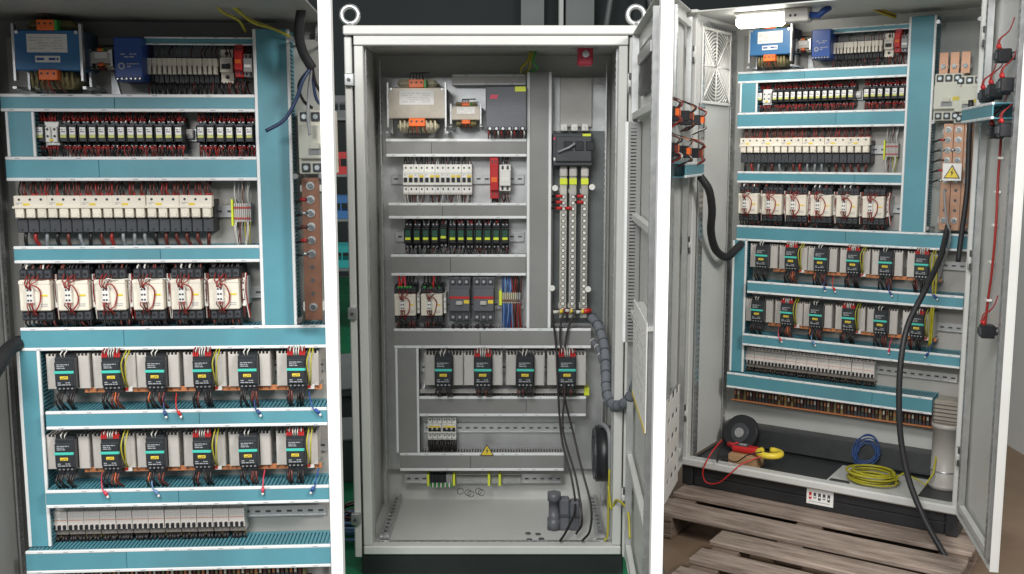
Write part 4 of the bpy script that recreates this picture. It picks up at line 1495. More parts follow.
u0, u1 = M.px(499, 300, .05)[0], M.px(521, 300, .05)[0]
e = empty('terminal_strip', M.w(u0, MV(298, .05), 0), 0, f'short terminal strip with lime end plate and blue wires {gw}', 'terminal strip')
b = MB(); b.box(0, .012, -.055, -.002, -.03, .03, 'lime', .001); b.obj('end_plate', e)
n = 9
for i in range(n):
    x = .014 + i * (u1 - u0 - .014) / n
    b = MB(); b.box(x, x + .0062, -.05, -.012, -.022, .022, 'coil_cream' if i < 7 else 'grey_plastic', .001); b.box(x + .001, x + .005, -.052, -.049, -.016, -.006, 'wire_brown'); b.obj('terminal', e)
tu = [u0 + .017 + i * (u1 - u0 - .014) / n for i in range(n)]
for (va, vb, sd, w_) in ((MV(298, .05) + .02, MD['third'][0] + .003, 81, 'above'), (MV(298, .05) - .02, MD['broad middle'][1] - .003, 82, 'below')):
    wires(M, tu[:5], va, vb, .045, .045, ['wire_blue', 'coil_blue', 'wire_blue'], f'blue wires {w_} the short terminal strip {gw}', per=2, r=.0026, spread=.005, seed=sd)
    wires(M, tu[5:], va, vb, .045, .045, ['wire_dark', 'wire_brown', 'wire_red'], f'brown wires {w_} the short terminal strip {gw}', per=2, r=.0026, spread=.005, seed=sd + 9)
# starters
for i, x in enumerate((443, 483, 525.5, 567)):
    put(M, 'drive_red_m' if i % 2 else 'drive_plain_m', *M.px(x, 371.5, .15), 'motor_starter', f'{ORD[i]} motor starter from the short upright duct {gw}', 'motor starter', 'starters ' + gw, sc=1.26)
su = [M.px(x, 371, .15)[0] + s_ * .02 for x in (443, 483, 525.5, 567) for s_ in (-1, 1)]
wires(M, su, MV(388, .12), MD['fifth'][1] - .004, .13, .06, ['wire_dark', 'wire_dark', 'wire_brown'], f'black leads below the starters {gw}', per=3, r=.004, spread=.008, seed=83)
b = MB(); b.box(MU(420, .05, 388), MU(588, .05, 388), -.056, -.05, MV(390, .05) - .012, MV(390, .05) + .006, 'light_grey'); b.box(MU(584, .05, 388), MU(589, .05, 388), -.062, -.0005, MV(390, .05) - .02, MV(390, .05) + .012, 'lime')
b.box(MU(421, .05, 388), MU(424, .05, 388), -.05, -.0005, MV(390, .05) - .01, MV(390, .05) + .004, 'zinc')
tag(b.obj('earth_bar', None, M.O, 0), f'grey earth bar with lime end under the starters {gw}', 'busbar')
# two three-pole breakers at the bottom, clear rail
v = MV(428.5, .06)
for i, x in enumerate((434.5, 449)):
    put(M, 'mcb3w', M.px(x, 428, .06)[0], v, 'circuit_breaker', f'white three-pole breaker {"next to the empty rail" if i else "next to the short upright duct"} {gw}', 'circuit breaker', 'three-pole breakers ' + gw)
wires(M, [M.px(434.5 + k * 4.8, 428, .06)[0] for k in range(-1, 5)], v - .046, MD['bottom'][1] - .003, .04, .05, ['wire_dark'], f'black leads below the white three-pole breakers {gw}', per=2, r=.005, spread=.01, seed=84)
warning_sign(M, *M.px(487, 450, .083), .0835, .058, False, f'yellow lightning warning triangle on the bottom duct {gw}')
u0, u1 = M.px(427, 480, .05)[0], M.px(523, 480, .05)[0]
vz = MV(480, .05)
e = empty('terminal_strip', M.w(u0, vz, 0), 0, f'terminal strip with lime ends below the bottom duct {gw}', 'terminal strip')
for x in (0, .108, .255, .300):
    b = MB(); b.box(x, x + .010, -.056, -.002, -.024, .026, 'lime', .001); b.obj('end_plate', e)
for i in range(11):
    x = .012 + i * .0086
    b = MB(); b.box(x, x + .0074, -.05, -.012, -.028, .024, 'black_plastic' if i < 8 else 'grey_plastic', .001); b.box(x + .001, x + .0064, -.052, -.03, -.032, -.012, ('green', 'white_plastic')[i % 2], .001); b.obj('terminal', e)
b = MB(); b.box(.12, .395, -.05, -.03, -.016, .016, 'perspex'); b.box(.12, .395, -.03, -.012, -.018, .018, 'light_grey', .002); b.obj('clear_marker_rail', e)
b = MB()
for k in range(5):
    c = Vector((u0 + .14 + k * .022 + (k % 2) * .01, -.06, vz - .045 - (k % 3) * .006))
    b.tube([c + Vector((.013 * math.cos(a * .6), -.003 * a / 10, .013 * math.sin(a * .6))) for a in range(11)], .0014, 5, 'wire_dark')
tag(b.obj('wire_loop', None, M.O, 0), f'small loops of spare black wire under the terminal strip {gw}', 'wiring', None, 'stuff')
# busbar bay
b = MB(); b.box(MU(560, .02, 100), MU(592, .02, 100), -.022, -.0045, MV(127, .02), MV(78, .02), 'light_grey', .002)
tag(b.obj('cover_plate', None, M.O, 0), f'pale cover plate above the busbar holder {gw}', 'plate')
u0, u1 = M.px(553, 150, .12)[0], M.px(593, 150, .12)[0]
e = empty('busbar_switch', M.w((u0 + u1) / 2, MV(149, .12), 0), 0, f'dark grey fuse switch above three busbars {gw}', 'switch')
w2 = (u1 - u0) / 2
b = MB(); b.box(-w2, w2, -.105, -.002, -.066, .062, 'charcoal', .004); b.box(-w2 + .01, w2 - .004, -.118, -.104, -.05, .05, 'charcoal', .004)
for i in range(3):
    b.box(-w2 * .45 + i * w2 * .55, -w2 * .45 + i * w2 * .55 + w2 * .42, -.123, -.117, -.006, .03, 'black_plastic', .002)
b.obj('case', e)
b = MB(); b.tube([(-w2 * .75, -.125, -.012), (-w2 * .2, -.13, .006), (w2 * .1, -.13, .022)], .005, 6, 'wire_grey'); b.obj('lever', e)
for (m, x0, x1, z0, z1, nm) in (('pinkred', -w2, -w2 * .45, .036, .046, 'logo'), ('paper', -w2, -w2 * .5, -.045, -.034, 'label_strip'), ('lime', w2 * .45, w2 * .9, .048, .060, 'sticker')):
    b = MB(); b.box(x0 + .003, x1, -.1066 if nm != 'sticker' else -.107, -.104, z0, z1, m); b.obj(nm, e)
for i, x in enumerate((564, 574.5, 585)):
    u = M.px(x, 125, .08)[0] - (u0 + u1) / 2
    z0, z1 = MV(131, .08) - MV(149, .12), MV(124, .08) - MV(149, .12)
    b = MB(); b.box(u - .013, u + .013, -.085, -.0225, z0, z1, 'white_plastic', .003); b.cyl((u, -.084, (z0 + z1) / 2), (u, -.089, (z0 + z1) / 2), .006, 8, 'zinc')
    b.obj('terminal_cap', e)
vb0, vb1 = MV(318, .07), MV(166, .07)
b = MB(); b.box(MU(552, .0, 200) + .004, XR - .034, -.0042, -.0041 + .0038, MD['broad middle'][1] + .01, MV(131, 0), 'bay_dark'); b.obj('busbar_backing', mc)
bx_ = []
for i, x in enumerate((563, 572.5, 584)):
    u = M.px(x, 250, .07)[0]
    bx_.append(u)
    e = empty('busbar', M.w(u, vb0, 0), 0, f'{ORD[i]} tinned upright busbar from the broad grey duct {gw}', 'busbar', 'tinned busbars ' + gw)
    h = vb1 - vb0
    b = MB(); b.box(-.014, .014, -.070, -.062, 0, h, 'bar_tin', .0015); b.obj('bar', e)
    for z in (h * .06, h * .82):
        b = MB(); b.box(-.016, .016, -.0615, -.0045, z, z + .02, 'white_plastic', .003); b.obj('support', e)
    b = MB(); b.box(-.015, .015, -.0755, -.0695, h * .88, h * .92, 'lime', .001); b.obj('sticker', e)
    b = MB(); b.box(-.0155, .0155, -.0795, -.0695, h * .93, h * .99, 'light_grey', .006); b.obj('end_cap', e)
    for k in range(20):
        z = h * (.80 - k * .039)
        b = MB(); b.cyl((0, -.0695, z), (0, -.0725, z), .0092, 10, 'dark_steel'); b.tube([(0, -.072, z), (0, -.079, z)], .0068, 6, 'white_plastic'); b.obj('bolt', e)
for i, (x, y) in enumerate(((555, 188), (592, 187), (552, 288), (588, 289))):
    u, v = M.px(x, y, .09)
    b = MB(); b.tube([(u, -.0045, v), (u, -.085, v), (u, -.09, v)], .012, 12, 'white_plastic', rs=[.006, .006, .012]); b.tube([(u, -.09, v), (u, -.096, v)], .012, 12, 'white_plastic')
    tag(b.obj('standoff_knob', None, M.O, 0), f'white standoff knob beside the {"upper" if i < 2 else "lower"} busbars, {"duct" if i % 2 == 0 else "hinge"} side {gw}', 'knob', 'white knobs ' + gw)
b = MB()
for k in range(3):
    v = MV(196 + k * 6, .07)
    for i, u in enumerate(bx_[:3:2] if k < 2 else bx_[:2]):
        b.tube(bez([(u - .055, -.05, v - .003), (u - .03, -.075, v), (u - .016, -.080, v)], 5), .005, 6, 'wire_dark')
        b.tube([(u - .030, -.0775, v), (u - .004, -.080, v)], .0062, 7, 'red')
tag(b.obj('tap_cable', None, M.O, 0), f'short black tap cables with red sleeves on the busbars {gw}', 'wiring', None, 'stuff')
ends = (((553, 312), (556, 345), (558, 390), (562, 440), (572, 480), (575, 510), (566, 540), (560, 566)),
        ((565, 310), (560, 335), (565, 385), (563, 430), (576, 478), (582, 520), (576, 560)),
        ((576, 312), (566, 338), (564, 390), (574, 436), (582, 470), (591, 505), (590, 530), (582, 566)))
for i, P in enumerate(ends):
    dz = (.095, .11, .15, .19, .26, .34, .42, .49)
    pts = []
    for k, p in enumerate(P):
        d = dz[k]
        u, v = M.px(*p, d)
        pts.append((u, max(v, zS + .012 + (.01 if k < len(P) - 1 else 0)), d))
    pts = [(bx_[i], vb0 + .03, .083)] + pts
    cable(M, pts, .0045, 'wire_dark', f'thin black cable hanging from {ORD[i]} busbar down to the sill {gw}', group='hanging cables ' + gw)
    b = MB()
    a_, c_ = Vector((pts[0][0], -pts[0][2], pts[0][1])), Vector((pts[1][0], -pts[1][2], pts[1][1]))
    q = c_ - a_
    b.tube([a_, a_ + q * .35], .0085, 8, 'yellow')
    b.tube([a_ + q * .35, a_ + q * 1.0], .0075, 8, 'wire_white')
    b.tube([a_ - q * .9, a_], .010, 8, ('red', 'charcoal', 'red')[i])
    tag(b.obj('cable_lug', None, M.O, 0), f'yellow and white crimp sleeve on {ORD[i]} hanging cable {gw}', 'crimp', 'crimp sleeves ' + gw)
# corrugated hose loop to the door
hp = ((590, 316, .05), (598, 326, .12), (604, 345, .22), (606, 372, .34), (607, 392, .42), (614, 405, .50), (625, 403, .58), (634, 390, .64), (640, 370, .70))
corrugated(M, [(*M.px(x, y, d), d) for (x, y, d) in hp], .020, 'hose_grey', f'grey corrugated cable hose looping to the door {gw}', 'charcoal')
hp = ((592, 340, .06), (600, 352, .16), (605, 376, .28), (606, 396, .40), (613, 408, .48), (622, 406, .54))
corrugated(M, [(*M.px(x, y, d), d) for (x, y, d) in hp], .015, 'hose_grey', f'second thinner grey hose beside the looping hose {gw}', 'wire_white')
# fan on the side wall
xf = XR - .0095
vF, dF_ = MV(456, .22, 590), .185
e = empty('fan', M.w(xf, vF, dF_), 0, f'black round fan on the inner side wall {gw}', 'fan')
b = MB(); b.tube([(0, 0, 0), (-.062, 0, 0)], .112, 28, 'black_plastic'); b.obj('housing', e)
for r in (.092, .07, .048, .026):
    b = MB(); b.ring((-.070, 0, 0), r * 1.1, .005, 28, 'charcoal', 'x', .004); b.obj('guard_ring', e)
b = MB(); b.tube([(-.062, 0, 0), (-.072, 0, 0)], .02, 16, 'charcoal'); b.obj('hub', e)
for k in range(4):
    a = math.pi / 4 + math.pi / 2 * k
    b = MB(); b.tube([(-.068, .015 * math.cos(a), .015 * math.sin(a)), (-.068, .106 * math.cos(a), .106 * math.sin(a))], .003, 5, 'charcoal'); b.obj('guard_spoke', e)
cable(M, [(xf - .03, vF + .09, dF_), (xf - .05, vF + .13, dF_ + .02), (xf - .02, vF + .12, dF_ + .12), (xf - .015, vF - .03, dF_ + .14)], .009, 'wire_grey', f'grey cable curving round the black fan {gw}')
b = MB()  # dark grey blocks: one hexagonal stack and two boxes
u = M.px(554, 520, .30)[0]
b.tube([(u, -.30, zS - .013), (u, -.30, zS + .03), (u, -.30, zS + .031), (u, -.30, zS + .105), (u, -.30, zS + .106), (u, -.30, zS + .135)], .03, 6, 'slate', rs=[.030, .030, .024, .024, .030, .030])
for (x, hh, w) in ((564.5, .115, .019), (574.5, .105, .019)):
    u = M.px(x, 520, .30)[0]
    b.box(u - w, u + w, -.325, -.275, zS - .013, zS + hh, 'slate', .006)
    b.box(u - w - .002, u + w + .002, -.328, -.272, zS + hh * .35, zS + hh * .5, 'charcoal', .004)
tag(b.obj('dark_block', None, M.O, 0), f'cluster of dark grey blocks standing on the floor {gw}', 'cable gland')
b = MB()
for (x, y) in ((528, 528), (529, 536), (538, 529), (541, 535)):
    u, v = M.px(x, y, .38)
    c = Vector((u, -.36 - (y - 528) * .008, zS - .010))
    b.tube([c + Vector((.009 * math.cos(a * .63), .006 * math.sin(a * .63), .002)) for a in range(11)], .0022, 5, 'dark_steel')
tag(b.obj('washer', None, M.O, 0), f'few dark washers scattered on the floor {gw}', 'washers', None, 'stuff')
# switch and bits under the ceiling
u, v = M.px(585, 56, .30)
e = empty('limit_switch', M.w(u, zT - .0125, .30), 0, f'red door switch with chrome button under the ceiling {gw}', 'switch')
b = MB(); b.box(-.028, .028, -.03, .03, -.070, -.001, 'pinkred', .006); b.obj('housing', e)
b = MB(); b.tube([(.0, -.03, -.03), (.0, -.042, -.03)], .013, 14, 'chrome'); b.obj('plunger', e)
b = MB(); b.box(-.05, .05, -.012, .03, -.012, -.0005, 'zinc', .002); b.obj('bracket', e)
for k, (dx, m) in enumerate(((0, 'wire_yg'), (.012, 'wire_yg'), (.022, 'green'))):
    u0_, v0_ = M.px(530, 57, .12)
    cable(M, [(u0_ + dx, zT - .014, .14), (u0_ + dx - .01, zT - .05, .15), (u0_ + dx - .035 + .02 * k, zT - .075, .12), (u0_ - .03 + dx, MV(73, .06), .05)], .005, m, f'{ORD[k]} earth wire drooping above the broad upright duct {gw}', group='earth wires ' + gw)
# door of the grey-duct cabinet
hx = XR + .036
tipy = 2.63
tip = Vector(((664 - CX) / F_PX * tipy, tipy, 0))
hin = Vector((hx, 3.585, 0))
dv = tip - hin
DM = Frame(hin, math.degrees(math.atan2(dv.y, dv.x)), 'on the door of grey-duct cabinet')
wd = dv.length
door_leaf(DM, mc, wd, .085, zT + .01, G, [zT - .28, zT - .62, zT - .95, .5, .16], .012, [.10, wd - .10])
duct(DM, .145, .19, .93, zT - .30, .05, 'duct_grey', 'narrow slotted grey duct running up the door of grey-duct cabinet', vert=True, ew=.006)
ua, ub = DM.px(642, 350, .004)[0], DM.px(657, 350, .004)[0]
za, zb = DM.px(648, 412, .004)[1], DM.px(648, 308, .004)[1]
b = MB(); b.box(ua, ub, -.0335, -.0305, za, zb, 'paper'); textlines(b, ua + .03, ub - .03, za + .05, zb - .03, -.0337, 14, 'print_faint', 3); b.box(ua, ub, -.0345, -.0336, za - .004, za + .008, 'yellow'); b.box(ua, ub, -.0304, -.0002, zb - .02, zb - .008, 'cab_grey')
tag(b.obj('schedule_sheet', None, DM.O, DM.yaw), 'printed paper sheet taped inside the door of grey-duct cabinet', 'paper')
b = MB(); b.box(.22, .70, -.012, -.0005, zT - .22, zT - .06, 'black_plastic', .01); b.box(.24, .68, -.022, -.011, zT - .12, zT - .085, 'zinc', .002)
tag(b.obj('door_window', None, DM.O, DM.yaw), 'dark rounded cutout with steel bar in the door of grey-duct cabinet', 'window')
u, v = M.px(612, 505, .5)
cable(M, [(XR - .045, MV(485, .45, 600), .46), (XR - .035, v - .02, .485), (XR - .02, v + .03, .53), (XR + .01, v + .02, .62), (XR + .012, v - .06, .68)], .0045, 'wire_yg', 'yellow-green earth strap curving from frame to door of grey-duct cabinet')
cable(M, [(XR - .04, MV(470, .45, 600), .44), (XR - .044, MV(500, .45, 600), .46), (XR - .046, zS + .03, .465), (XR - .06, zS + .004, .47)], .004, 'wire_yg', 'second yellow-green wire down the frame of grey-duct cabinet')

# behind and beside the grey-duct cabinet
e = empty('storage_rack', (-1.55, 9.0, 0), 0, 'dark storage rack with blue and white goods behind grey-duct cabinet', 'rack')
for (x, y) in ((-.5, 0), (.5, 0), (-.5, .6), (.5, .6)):
    b = MB(); b.box(x - .02, x + .02, y - .02, y + .02, 0, 2.2, 'beam_grey'); b.obj('upright', e)
for z in (.55, 1.0, 1.4, 1.9):
    b = MB(); b.box(-.5, .5, 0, .6, z - .02, z, 'beam_grey'); b.obj('shelf', e)
rg = random.Random(9)
for (z, m, lab) in ((.551, 'crate_teal', 'turquoise'), (1.001, 'crate_blue', 'blue'), (1.401, 'red', 'red'), (1.901, 'panel_grey', 'grey')):
    for k in range(3):
        e2 = empty('crate', (-1.55 - .32 + k * .32, 9.28, z), 0, f'{lab} plastic crate, {ORD[k]} from the far end of its rack shelf', 'crate', f'{lab} crates on rack')
        w = .14; hh = .18 + .02 * k
        for (x0, x1, y0, y1) in ((-w, w, -.2, -.19), (-w, w, .19, .2), (-w, -w + .01, -.19, .19), (w - .01, w, -.19, .19)):
            b = MB(); b.box(x0, x1, y0, y1, 0, hh * .35, m); b.box(x0, x1, y0, y1, hh * .7, hh, m)
            for q in (0, .5, 1):
                xx, yy = x0 + (x1 - x0 - .01) * q, y0 + (y1 - y0 - .01) * q
                b.box(xx, xx + .01, yy, yy + .01, hh * .35, hh * .7, m)
            b.obj('side', e2)
        b = MB(); b.box(-w + .01, w - .01, -.19, .19, 0, .008, m); b.obj('bottom', e2)
for i, (x, y, z, wx, wy, hz, yw) in enumerate(((-1.02, 5.6, .0, .46, .8, .30, 20), (-.98, 5.62, .301, .44, .9, .05, 24), (-.90, 4.85, 0, .30, .4, .22, 12))):
    e = empty('flat_steel_box' if i == 1 else 'steel_box', (x, y, z), math.radians(yw), ('low grey steel box on the green floor under a flat one', 'flat grey steel box lying on a larger box', 'small grey steel box near the cabinet on green floor')[i], 'box')
    b = MB(); b.box(-wx / 2, wx / 2, -wy / 2, wy / 2, 0.001, hz - .012, 'panel_grey', .006); b.obj('body', e)
    b = MB(); b.box(-wx / 2 - .004, wx / 2 + .004, -wy / 2 - .004, wy / 2 + .004, hz - .012, hz, 'beam_grey', .003); b.obj('lid', e)
    b = MB(); b.box(-.03, .03, -wy / 2 - .02, -wy / 2 - .004, hz * .4, hz * .6, 'zinc', .003); b.obj('handle', e)
for (m, R_, n_, lab, cx, cy) in (('coil_blue', .075, 9, 'blue cable coil lying on the green floor', -.66, 3.98), ('coil_brown', .09, 9, 'dark brown cable coil lying on the green floor', -.63, 4.10)):
    b = MB()
    rg = random.Random(len(m))
    P = []
    for a in range(n_ * 24):
        t = a / 24 * 2 * math.pi
        rr = R_ + .016 * math.sin(a * .041 + 1) + rg.uniform(-.002, .002)
        P.append((rr * math.cos(t), rr * math.sin(t), .012 + .07 * a / (n_ * 24) + .006 * math.sin(a * .13)))
    b.tube(P, .006, 6, m)
    b.box(R_ - .02, R_ + .02, -.008, .008, .004, .09, 'paper', .003)
    tag(b.obj('cable_coil', None, (cx, cy, 0)), lab, 'cable coil', 'coils on the floor')
for i, (x, w, m) in enumerate(((.25, .28, 'beam_grey'), (.60, .05, 'wall_white'), (.83, .34, 'beam_grey'), (1.55, .14, 'wall_dark'))):
    e = empty('steel_column', (x, 12.6, 0), 0, ('wide grey steel column on the far wall', 'thin white post on the far wall beside grey column', 'grey steel column beside the thin white post', 'dark column near the diagonal brace on far wall')[i], 'column', 'columns at the far wall')
    b = MB(); b.box(-w / 2, w / 2, -.1, -.08, 0, 5.5, m); b.box(-w / 2, w / 2, .08, .1, 0, 5.5, m); b.box(-.02, .02, -.08, .08, 0, 5.5, m); b.obj('flange', e)
    b = MB(); b.box(-w / 2 - .05, w / 2 + .05, -.15, .15, .001, .03, m); b.obj('base_plate', e)
b = MB(); b.tube([(1.0, 12.3, 2.2), (1.35, 12.3, 4.6)], .035, 8, 'beam_grey'); b.tube([(1.9, 12.3, 2.2), (1.4, 12.3, 4.6)], .035, 8, 'beam_grey')
tag(b.obj('diagonal_brace', None, (0, 0, 0)), 'grey diagonal tube brace on the far wall above cabinet', 'brace')


# ================================================================== things in and on the cabinet on the pallet
pc = [o for o in bpy.data.objects if o.name.startswith('control_cabinet') and 'pallet' in o.get('label', '')][0]
zR = R.O.z
UW1 = UENDR + .055
vsR = R.px(704, 460, DF)[1]
zSR, zTR = vsR + zR, vCeil + .04 + zR
rw = R.where


def ground(x, y, z):
    """where the photo pixel meets the level z, in world space"""
    f = Vector((0, math.cos(PITCH), -math.sin(PITCH)))
    up = Vector((0, math.sin(PITCH), math.cos(PITCH)))
    r = f + Vector((1, 0, 0)) * ((x - CX) / F_PX) - up * ((y - CY) / F_PX)
    t = (z - EYE.z) / r.z
    return EYE + r * t


# doors
hin = R.w(UW0 - .034, 0, DF + .016); hin.z = 0
ty = hin.y - .50
tip = Vector(((661 - CX) / F_PX * ty, ty, 0))
dv = hin - tip
DL = Frame(tip, math.degrees(math.atan2(dv.y, dv.x)), 'on vented-side door')
wl = dv.length
door_leaf(DL, pc, wl, zSR - .03, zTR, 'cab_grey', [zTR - .06, zSR + .05], wl - .012, [.10, wl - .06])
hin = R.w(UW1 + .034, 0, DF + .016); hin.z = 0
ty = hin.y - .52
tip = Vector(((1020 - CX) / F_PX * ty, ty, 0))
dv = tip - hin
DRr = Frame(hin, math.degrees(math.atan2(dv.y, dv.x)), 'on busbar-side door of cabinet on pallet')
wr = dv.length
door_leaf(DRr, pc, wr, zSR - .03, zTR, 'cab_grey', [zTR - .03, zSR + .02], .012, [.05, wr - .04])


def button(fr, x, y, d, label, group, sc=1.0, up=True):
    u, v = fr.px(x, y, d)
    e = empty('push_button', fr.w(u, v, .005), fr.yaw, label, 'push button', group)
    e.scale = (sc, sc, sc)
    b = MB(); b.tube([(0, 0.006, 0), (0, -.018, 0)], .014, 14, 'dark_steel'); b.obj('collar', e)
    b = MB(); b.box(-.022, .022, -.060, -.018, -.022, .022, 'black_plastic', .003); b.box(-.018, .018, -.066, -.058, -.012, .012, 'charcoal', .002); b.obj('contact_block', e)
    for s_ in (-1, 1):
        b = MB()
        b.tube([(s_ * .010, -.050, .020), (s_ * .010, -.055, .036)], .0055, 6, 'red')
        b.tube(bez([(s_ * .010, -.055, .036), (s_ * .010, -.05, .055), (0, -.025, .08), (0, -.012, .12)], 5), .0022, 5, 'wire_red')
        b.obj('lead', e)
    return e


for i, (x, y, lab) in enumerate(((1001, 56, 'topmost black push button back with red leads'), (985, 96, 'black push button back over the duct, closest to hinge'),
                                 (993, 91, 'middle black push button back over the short duct'), (1004, 85, 'black push button back over the duct, far from hinge'),
                                 (994, 132, 'black push button back hanging under the short duct'), (1003, 130, 'second black push button back under the short duct'),
                                 (985, 331, 'single black button back at the end of red wires'))):
    button(DRr, x, y, .05, lab + ' on busbar-side door', 'buttons on the busbar-side door', 1.0)
v = DRr.px(990, 112, .09)[1]
duct(DRr, .012, .47, v - .022, v + .030, .085, 'duct_blue', 'short blue duct with open end across the busbar-side door', ew=.008)
P = [(*DRr.px(x, y, .012), .012) for (x, y) in ((1001, 138), (998, 180), (996, 225), (992, 270), (988, 300), (985, 325))]
cable(DRr, P, .0045, 'wire_red', 'dark red wire bundle running down the busbar-side door')
b = MB()
for y in (158, 192, 225, 262, 300):
    x = 1001 - (y - 138) * .082
    u, v = DRr.px(x, y, .012)
    b.box(u - .018, u + .012, -.018, -.0005, v - .004, v + .004, 'white_plastic', .001)
tag(b.obj('cable_tie', None, DRr.O, DRr.yaw), 'white tie mounts holding red wires on the busbar-side door', 'cable ties', None, 'stuff')
# parts on the other door
for i, (x, y) in enumerate(((676, 112), (690, 116), (701, 120), (675, 148), (687, 151), (699, 153))):
    u, v = DL.px(x, y, .09)
    e = empty('contact_block', DL.w(u, v, .006), DL.yaw, f'{"upper" if i < 3 else "lower"} black and orange contact block, {ORD[2 - i % 3]} from the hinge, {DL.where}', 'contact block', 'contact blocks on vented-side door')
    b = MB(); b.box(-.024, .024, -.085, .0, -.020, .020, 'black_plastic', .003); b.obj('body', e)
    for k in (-1, 0, 1):
        b = MB(); b.box(k * .015 - .005, k * .015 + .005, -.098, -.083, -.014, .012, 'orange' if (k + i) % 2 else 'wire_brown', .002); b.obj('plug', e)
    b = MB()
    rg = random.Random(300 + i)
    for k in range(14):
        x = -.022 + k * .0034
        sg = 1 if k % 2 else -1
        b.tube(bez([(x, -.088, sg * .012), (x + rg.uniform(-.006, .006), -.098 - rg.uniform(0, .012), sg * rg.uniform(.026, .036)), (x + rg.uniform(-.008, .008), -.075, sg * rg.uniform(.042, .052)), (x + rg.uniform(-.01, .01), -.05, sg * .058)], 4), .0019, 5, rg.choice(('wire_orange', 'wire_brown', 'wire_dark', 'wire_white', 'wire_red', 'wire_dark', 'wire_dark')))
    o = b.obj('wiring', e); o['kind'] = 'stuff'
v = DL.px(690, 170, .09)[1]
duct(DL, .02, wl - .035, v - .028, v + .028, .085, 'duct_blue', 'short blue duct under the contact blocks on vented-side door', ew=.009)
corrugated(R, [(*R.px(x, y, d), d) for (x, y, d) in ((700, 176, .50), (709, 190, .47), (712, 210, .42), (711, 232, .36), (716, 250, .28), (727, 257, .20), (737, 248, .12), (746, 240, .06))], .018, 'hose', f'black spiral hose hanging from the vented-side door {rw}', None, .010)
z0, z1 = DL.px(680, 470, .02)[1], DL.px(680, 372, .02)[1]
e = empty('document_pocket', DL.w(.02, z0, .03), DL.yaw, 'white slotted sheet metal pocket low on the vented-side door', 'document pocket')
hh = z1 - z0
for r_ in range(6):
    za, zb_ = r_ * hh / 5.4, r_ * hh / 5.4 + hh / 5.4 * .72
    if r_ < 5:
        b = MB(); b.box(0, .30, -.004, -.001, za, zb_, 'white_plastic'); b.obj('sheet_band', e)
        for k in range(4):
            x = .0 + k * .09
            b = MB(); b.box(x, x + .032, -.0042, -.0008, zb_ + .0005, zb_ + hh / 5.4 * .28 - .0005, 'white_plastic'); b.obj('sheet_bridge', e)
b = MB(); b.box(0, .30, .0005, .029, -.004, 0, 'white_plastic'); b.obj('bottom_tray', e)
b = MB(); b.box(.004, .296, .004, .007, .002, hh * .94, 'grey_plastic'); b.obj('dark_backing', e)  # grey sheet added behind the slots to colour the pocket's dark inside
# lamp under the roof
ua, ub = R.px(737, 6, .36)[0], R.px(786, 6, .36)[0]
vt = vCeil + .0305
e = empty('cabinet_lamp', R.w((ua + ub) / 2, vt, .36), R.yaw, f'lit white tube lamp under the roof {rw}', 'lamp')
hw = (ub - ua) / 2
b = MB(); b.box(-hw, hw, -.03, .03, -.014, -.001, 'white_plastic', .003); b.obj('base', e)
b = MB(); b.box(-hw + .004, hw - .004, -.027, .027, -.062, -.0142, 'lamp_lit', .012); b.obj('diffuser', e)
b = MB(); b.box(hw + .002, hw + .10, -.032, .032, -.055, -.001, 'light_grey', .004); dots(b, [hw + .03, hw + .05], -.03, -.032, .006, 'print'); b.obj('switch_box', e)
b = MB(); b.tube([(hw + .10, 0, -.03), (hw + .135, 0, -.034), (hw + .15, 0, -.02), (hw + .17, .02, -.003)], .013, 10, 'psu_blue'); b.obj('plug', e)
# sign, label, cables
warning_sign(R, *R.px(952, 172, .137), .1355, .062, True, f'yellow lightning triangle on white plate over the busbars {rw}')
u, v = R.px(820, 497, DF - .012)
e = empty('data_plate', R.w(u, v - .035, DF - .0118), R.yaw, 'white printed data plate with red mark on the black plinth', 'label plate')
b = MB(); b.box(-.055, .055, -.002, 0, 0, .072, 'paper', .0005); b.obj('plate', e)
b = MB()
for k in range(5):
    x = -.045 + k * .019
    b.box(x, x + .011, -.0026, -.002, .020 + .006 * (k % 2), .050, 'red' if k == 0 else 'print'); b.box(x + .002, x + .009, -.0032, -.0026, .030, .036, 'paper')
b.box(-.045, .04, -.0026, -.002, .010, .013, 'print_pale'); b.obj('print', e)
hang = ((948, 226, .14), (940, 258, .24), (925, 290, .36), (908, 325, .44), (901, 360, .49), (899, 400, .51), (901, 440, .52), (909, 480, .54), (925, 520, .57), (945, 556, .60), (962, 590, .64))
cable(R, [(*R.px(*p[:2], p[2]), p[2]) for p in hang], .0115, 'hose', f'thick black cable hanging across the front {rw}', n=10)
hang = ((971, 100, .15), (969, 140, .15), (967, 190, .16), (962, 230, .17), (958, 262, .18))
cable(R, [(*R.px(*p[:2], p[2]), p[2]) for p in hang], .010, 'hose', f'black cable running down beside the busbars {rw}', n=10)
hang = ((944, 190, .15), (946, 215, .16), (950, 238, .15), (944, 262, .14), (938, 282, .12))
cable(R, [(*R.px(*p[:2], p[2]), p[2]) for p in hang], .0045, 'wire_grey', f'thin grey wire hanging below the warning sign {rw}')
for k in range(2):
    hang = ((934 + k * 3, 256, .10), (933 + k * 3, 285, .12), (931 + k * 2, 315, .12), (929 + k * 2, 346, .10))
    cable(R, [(*R.px(*p[:2], p[2]), p[2]) for p in hang], .004, 'wire_yg', f'{ORD[k]} long yellow-green wire past the last starters {rw}', group='long earth wires ' + rw)
hang = ((858, 0, .14), (870, 8, .14), (884, 14, .13), (896, 18, .10))
for k in range(3):
    cable(R, [(*R.px(x, y - k * 1.6, d), d) for (x, y, d) in hang], .0045, ('wire_yg', 'wire_brown', 'wire_yg')[k], f'{ORD[k]} earth wire above the broad duct {rw}', group='top wires ' + rw)
# on the cabinet floor
zf = zSR - .026


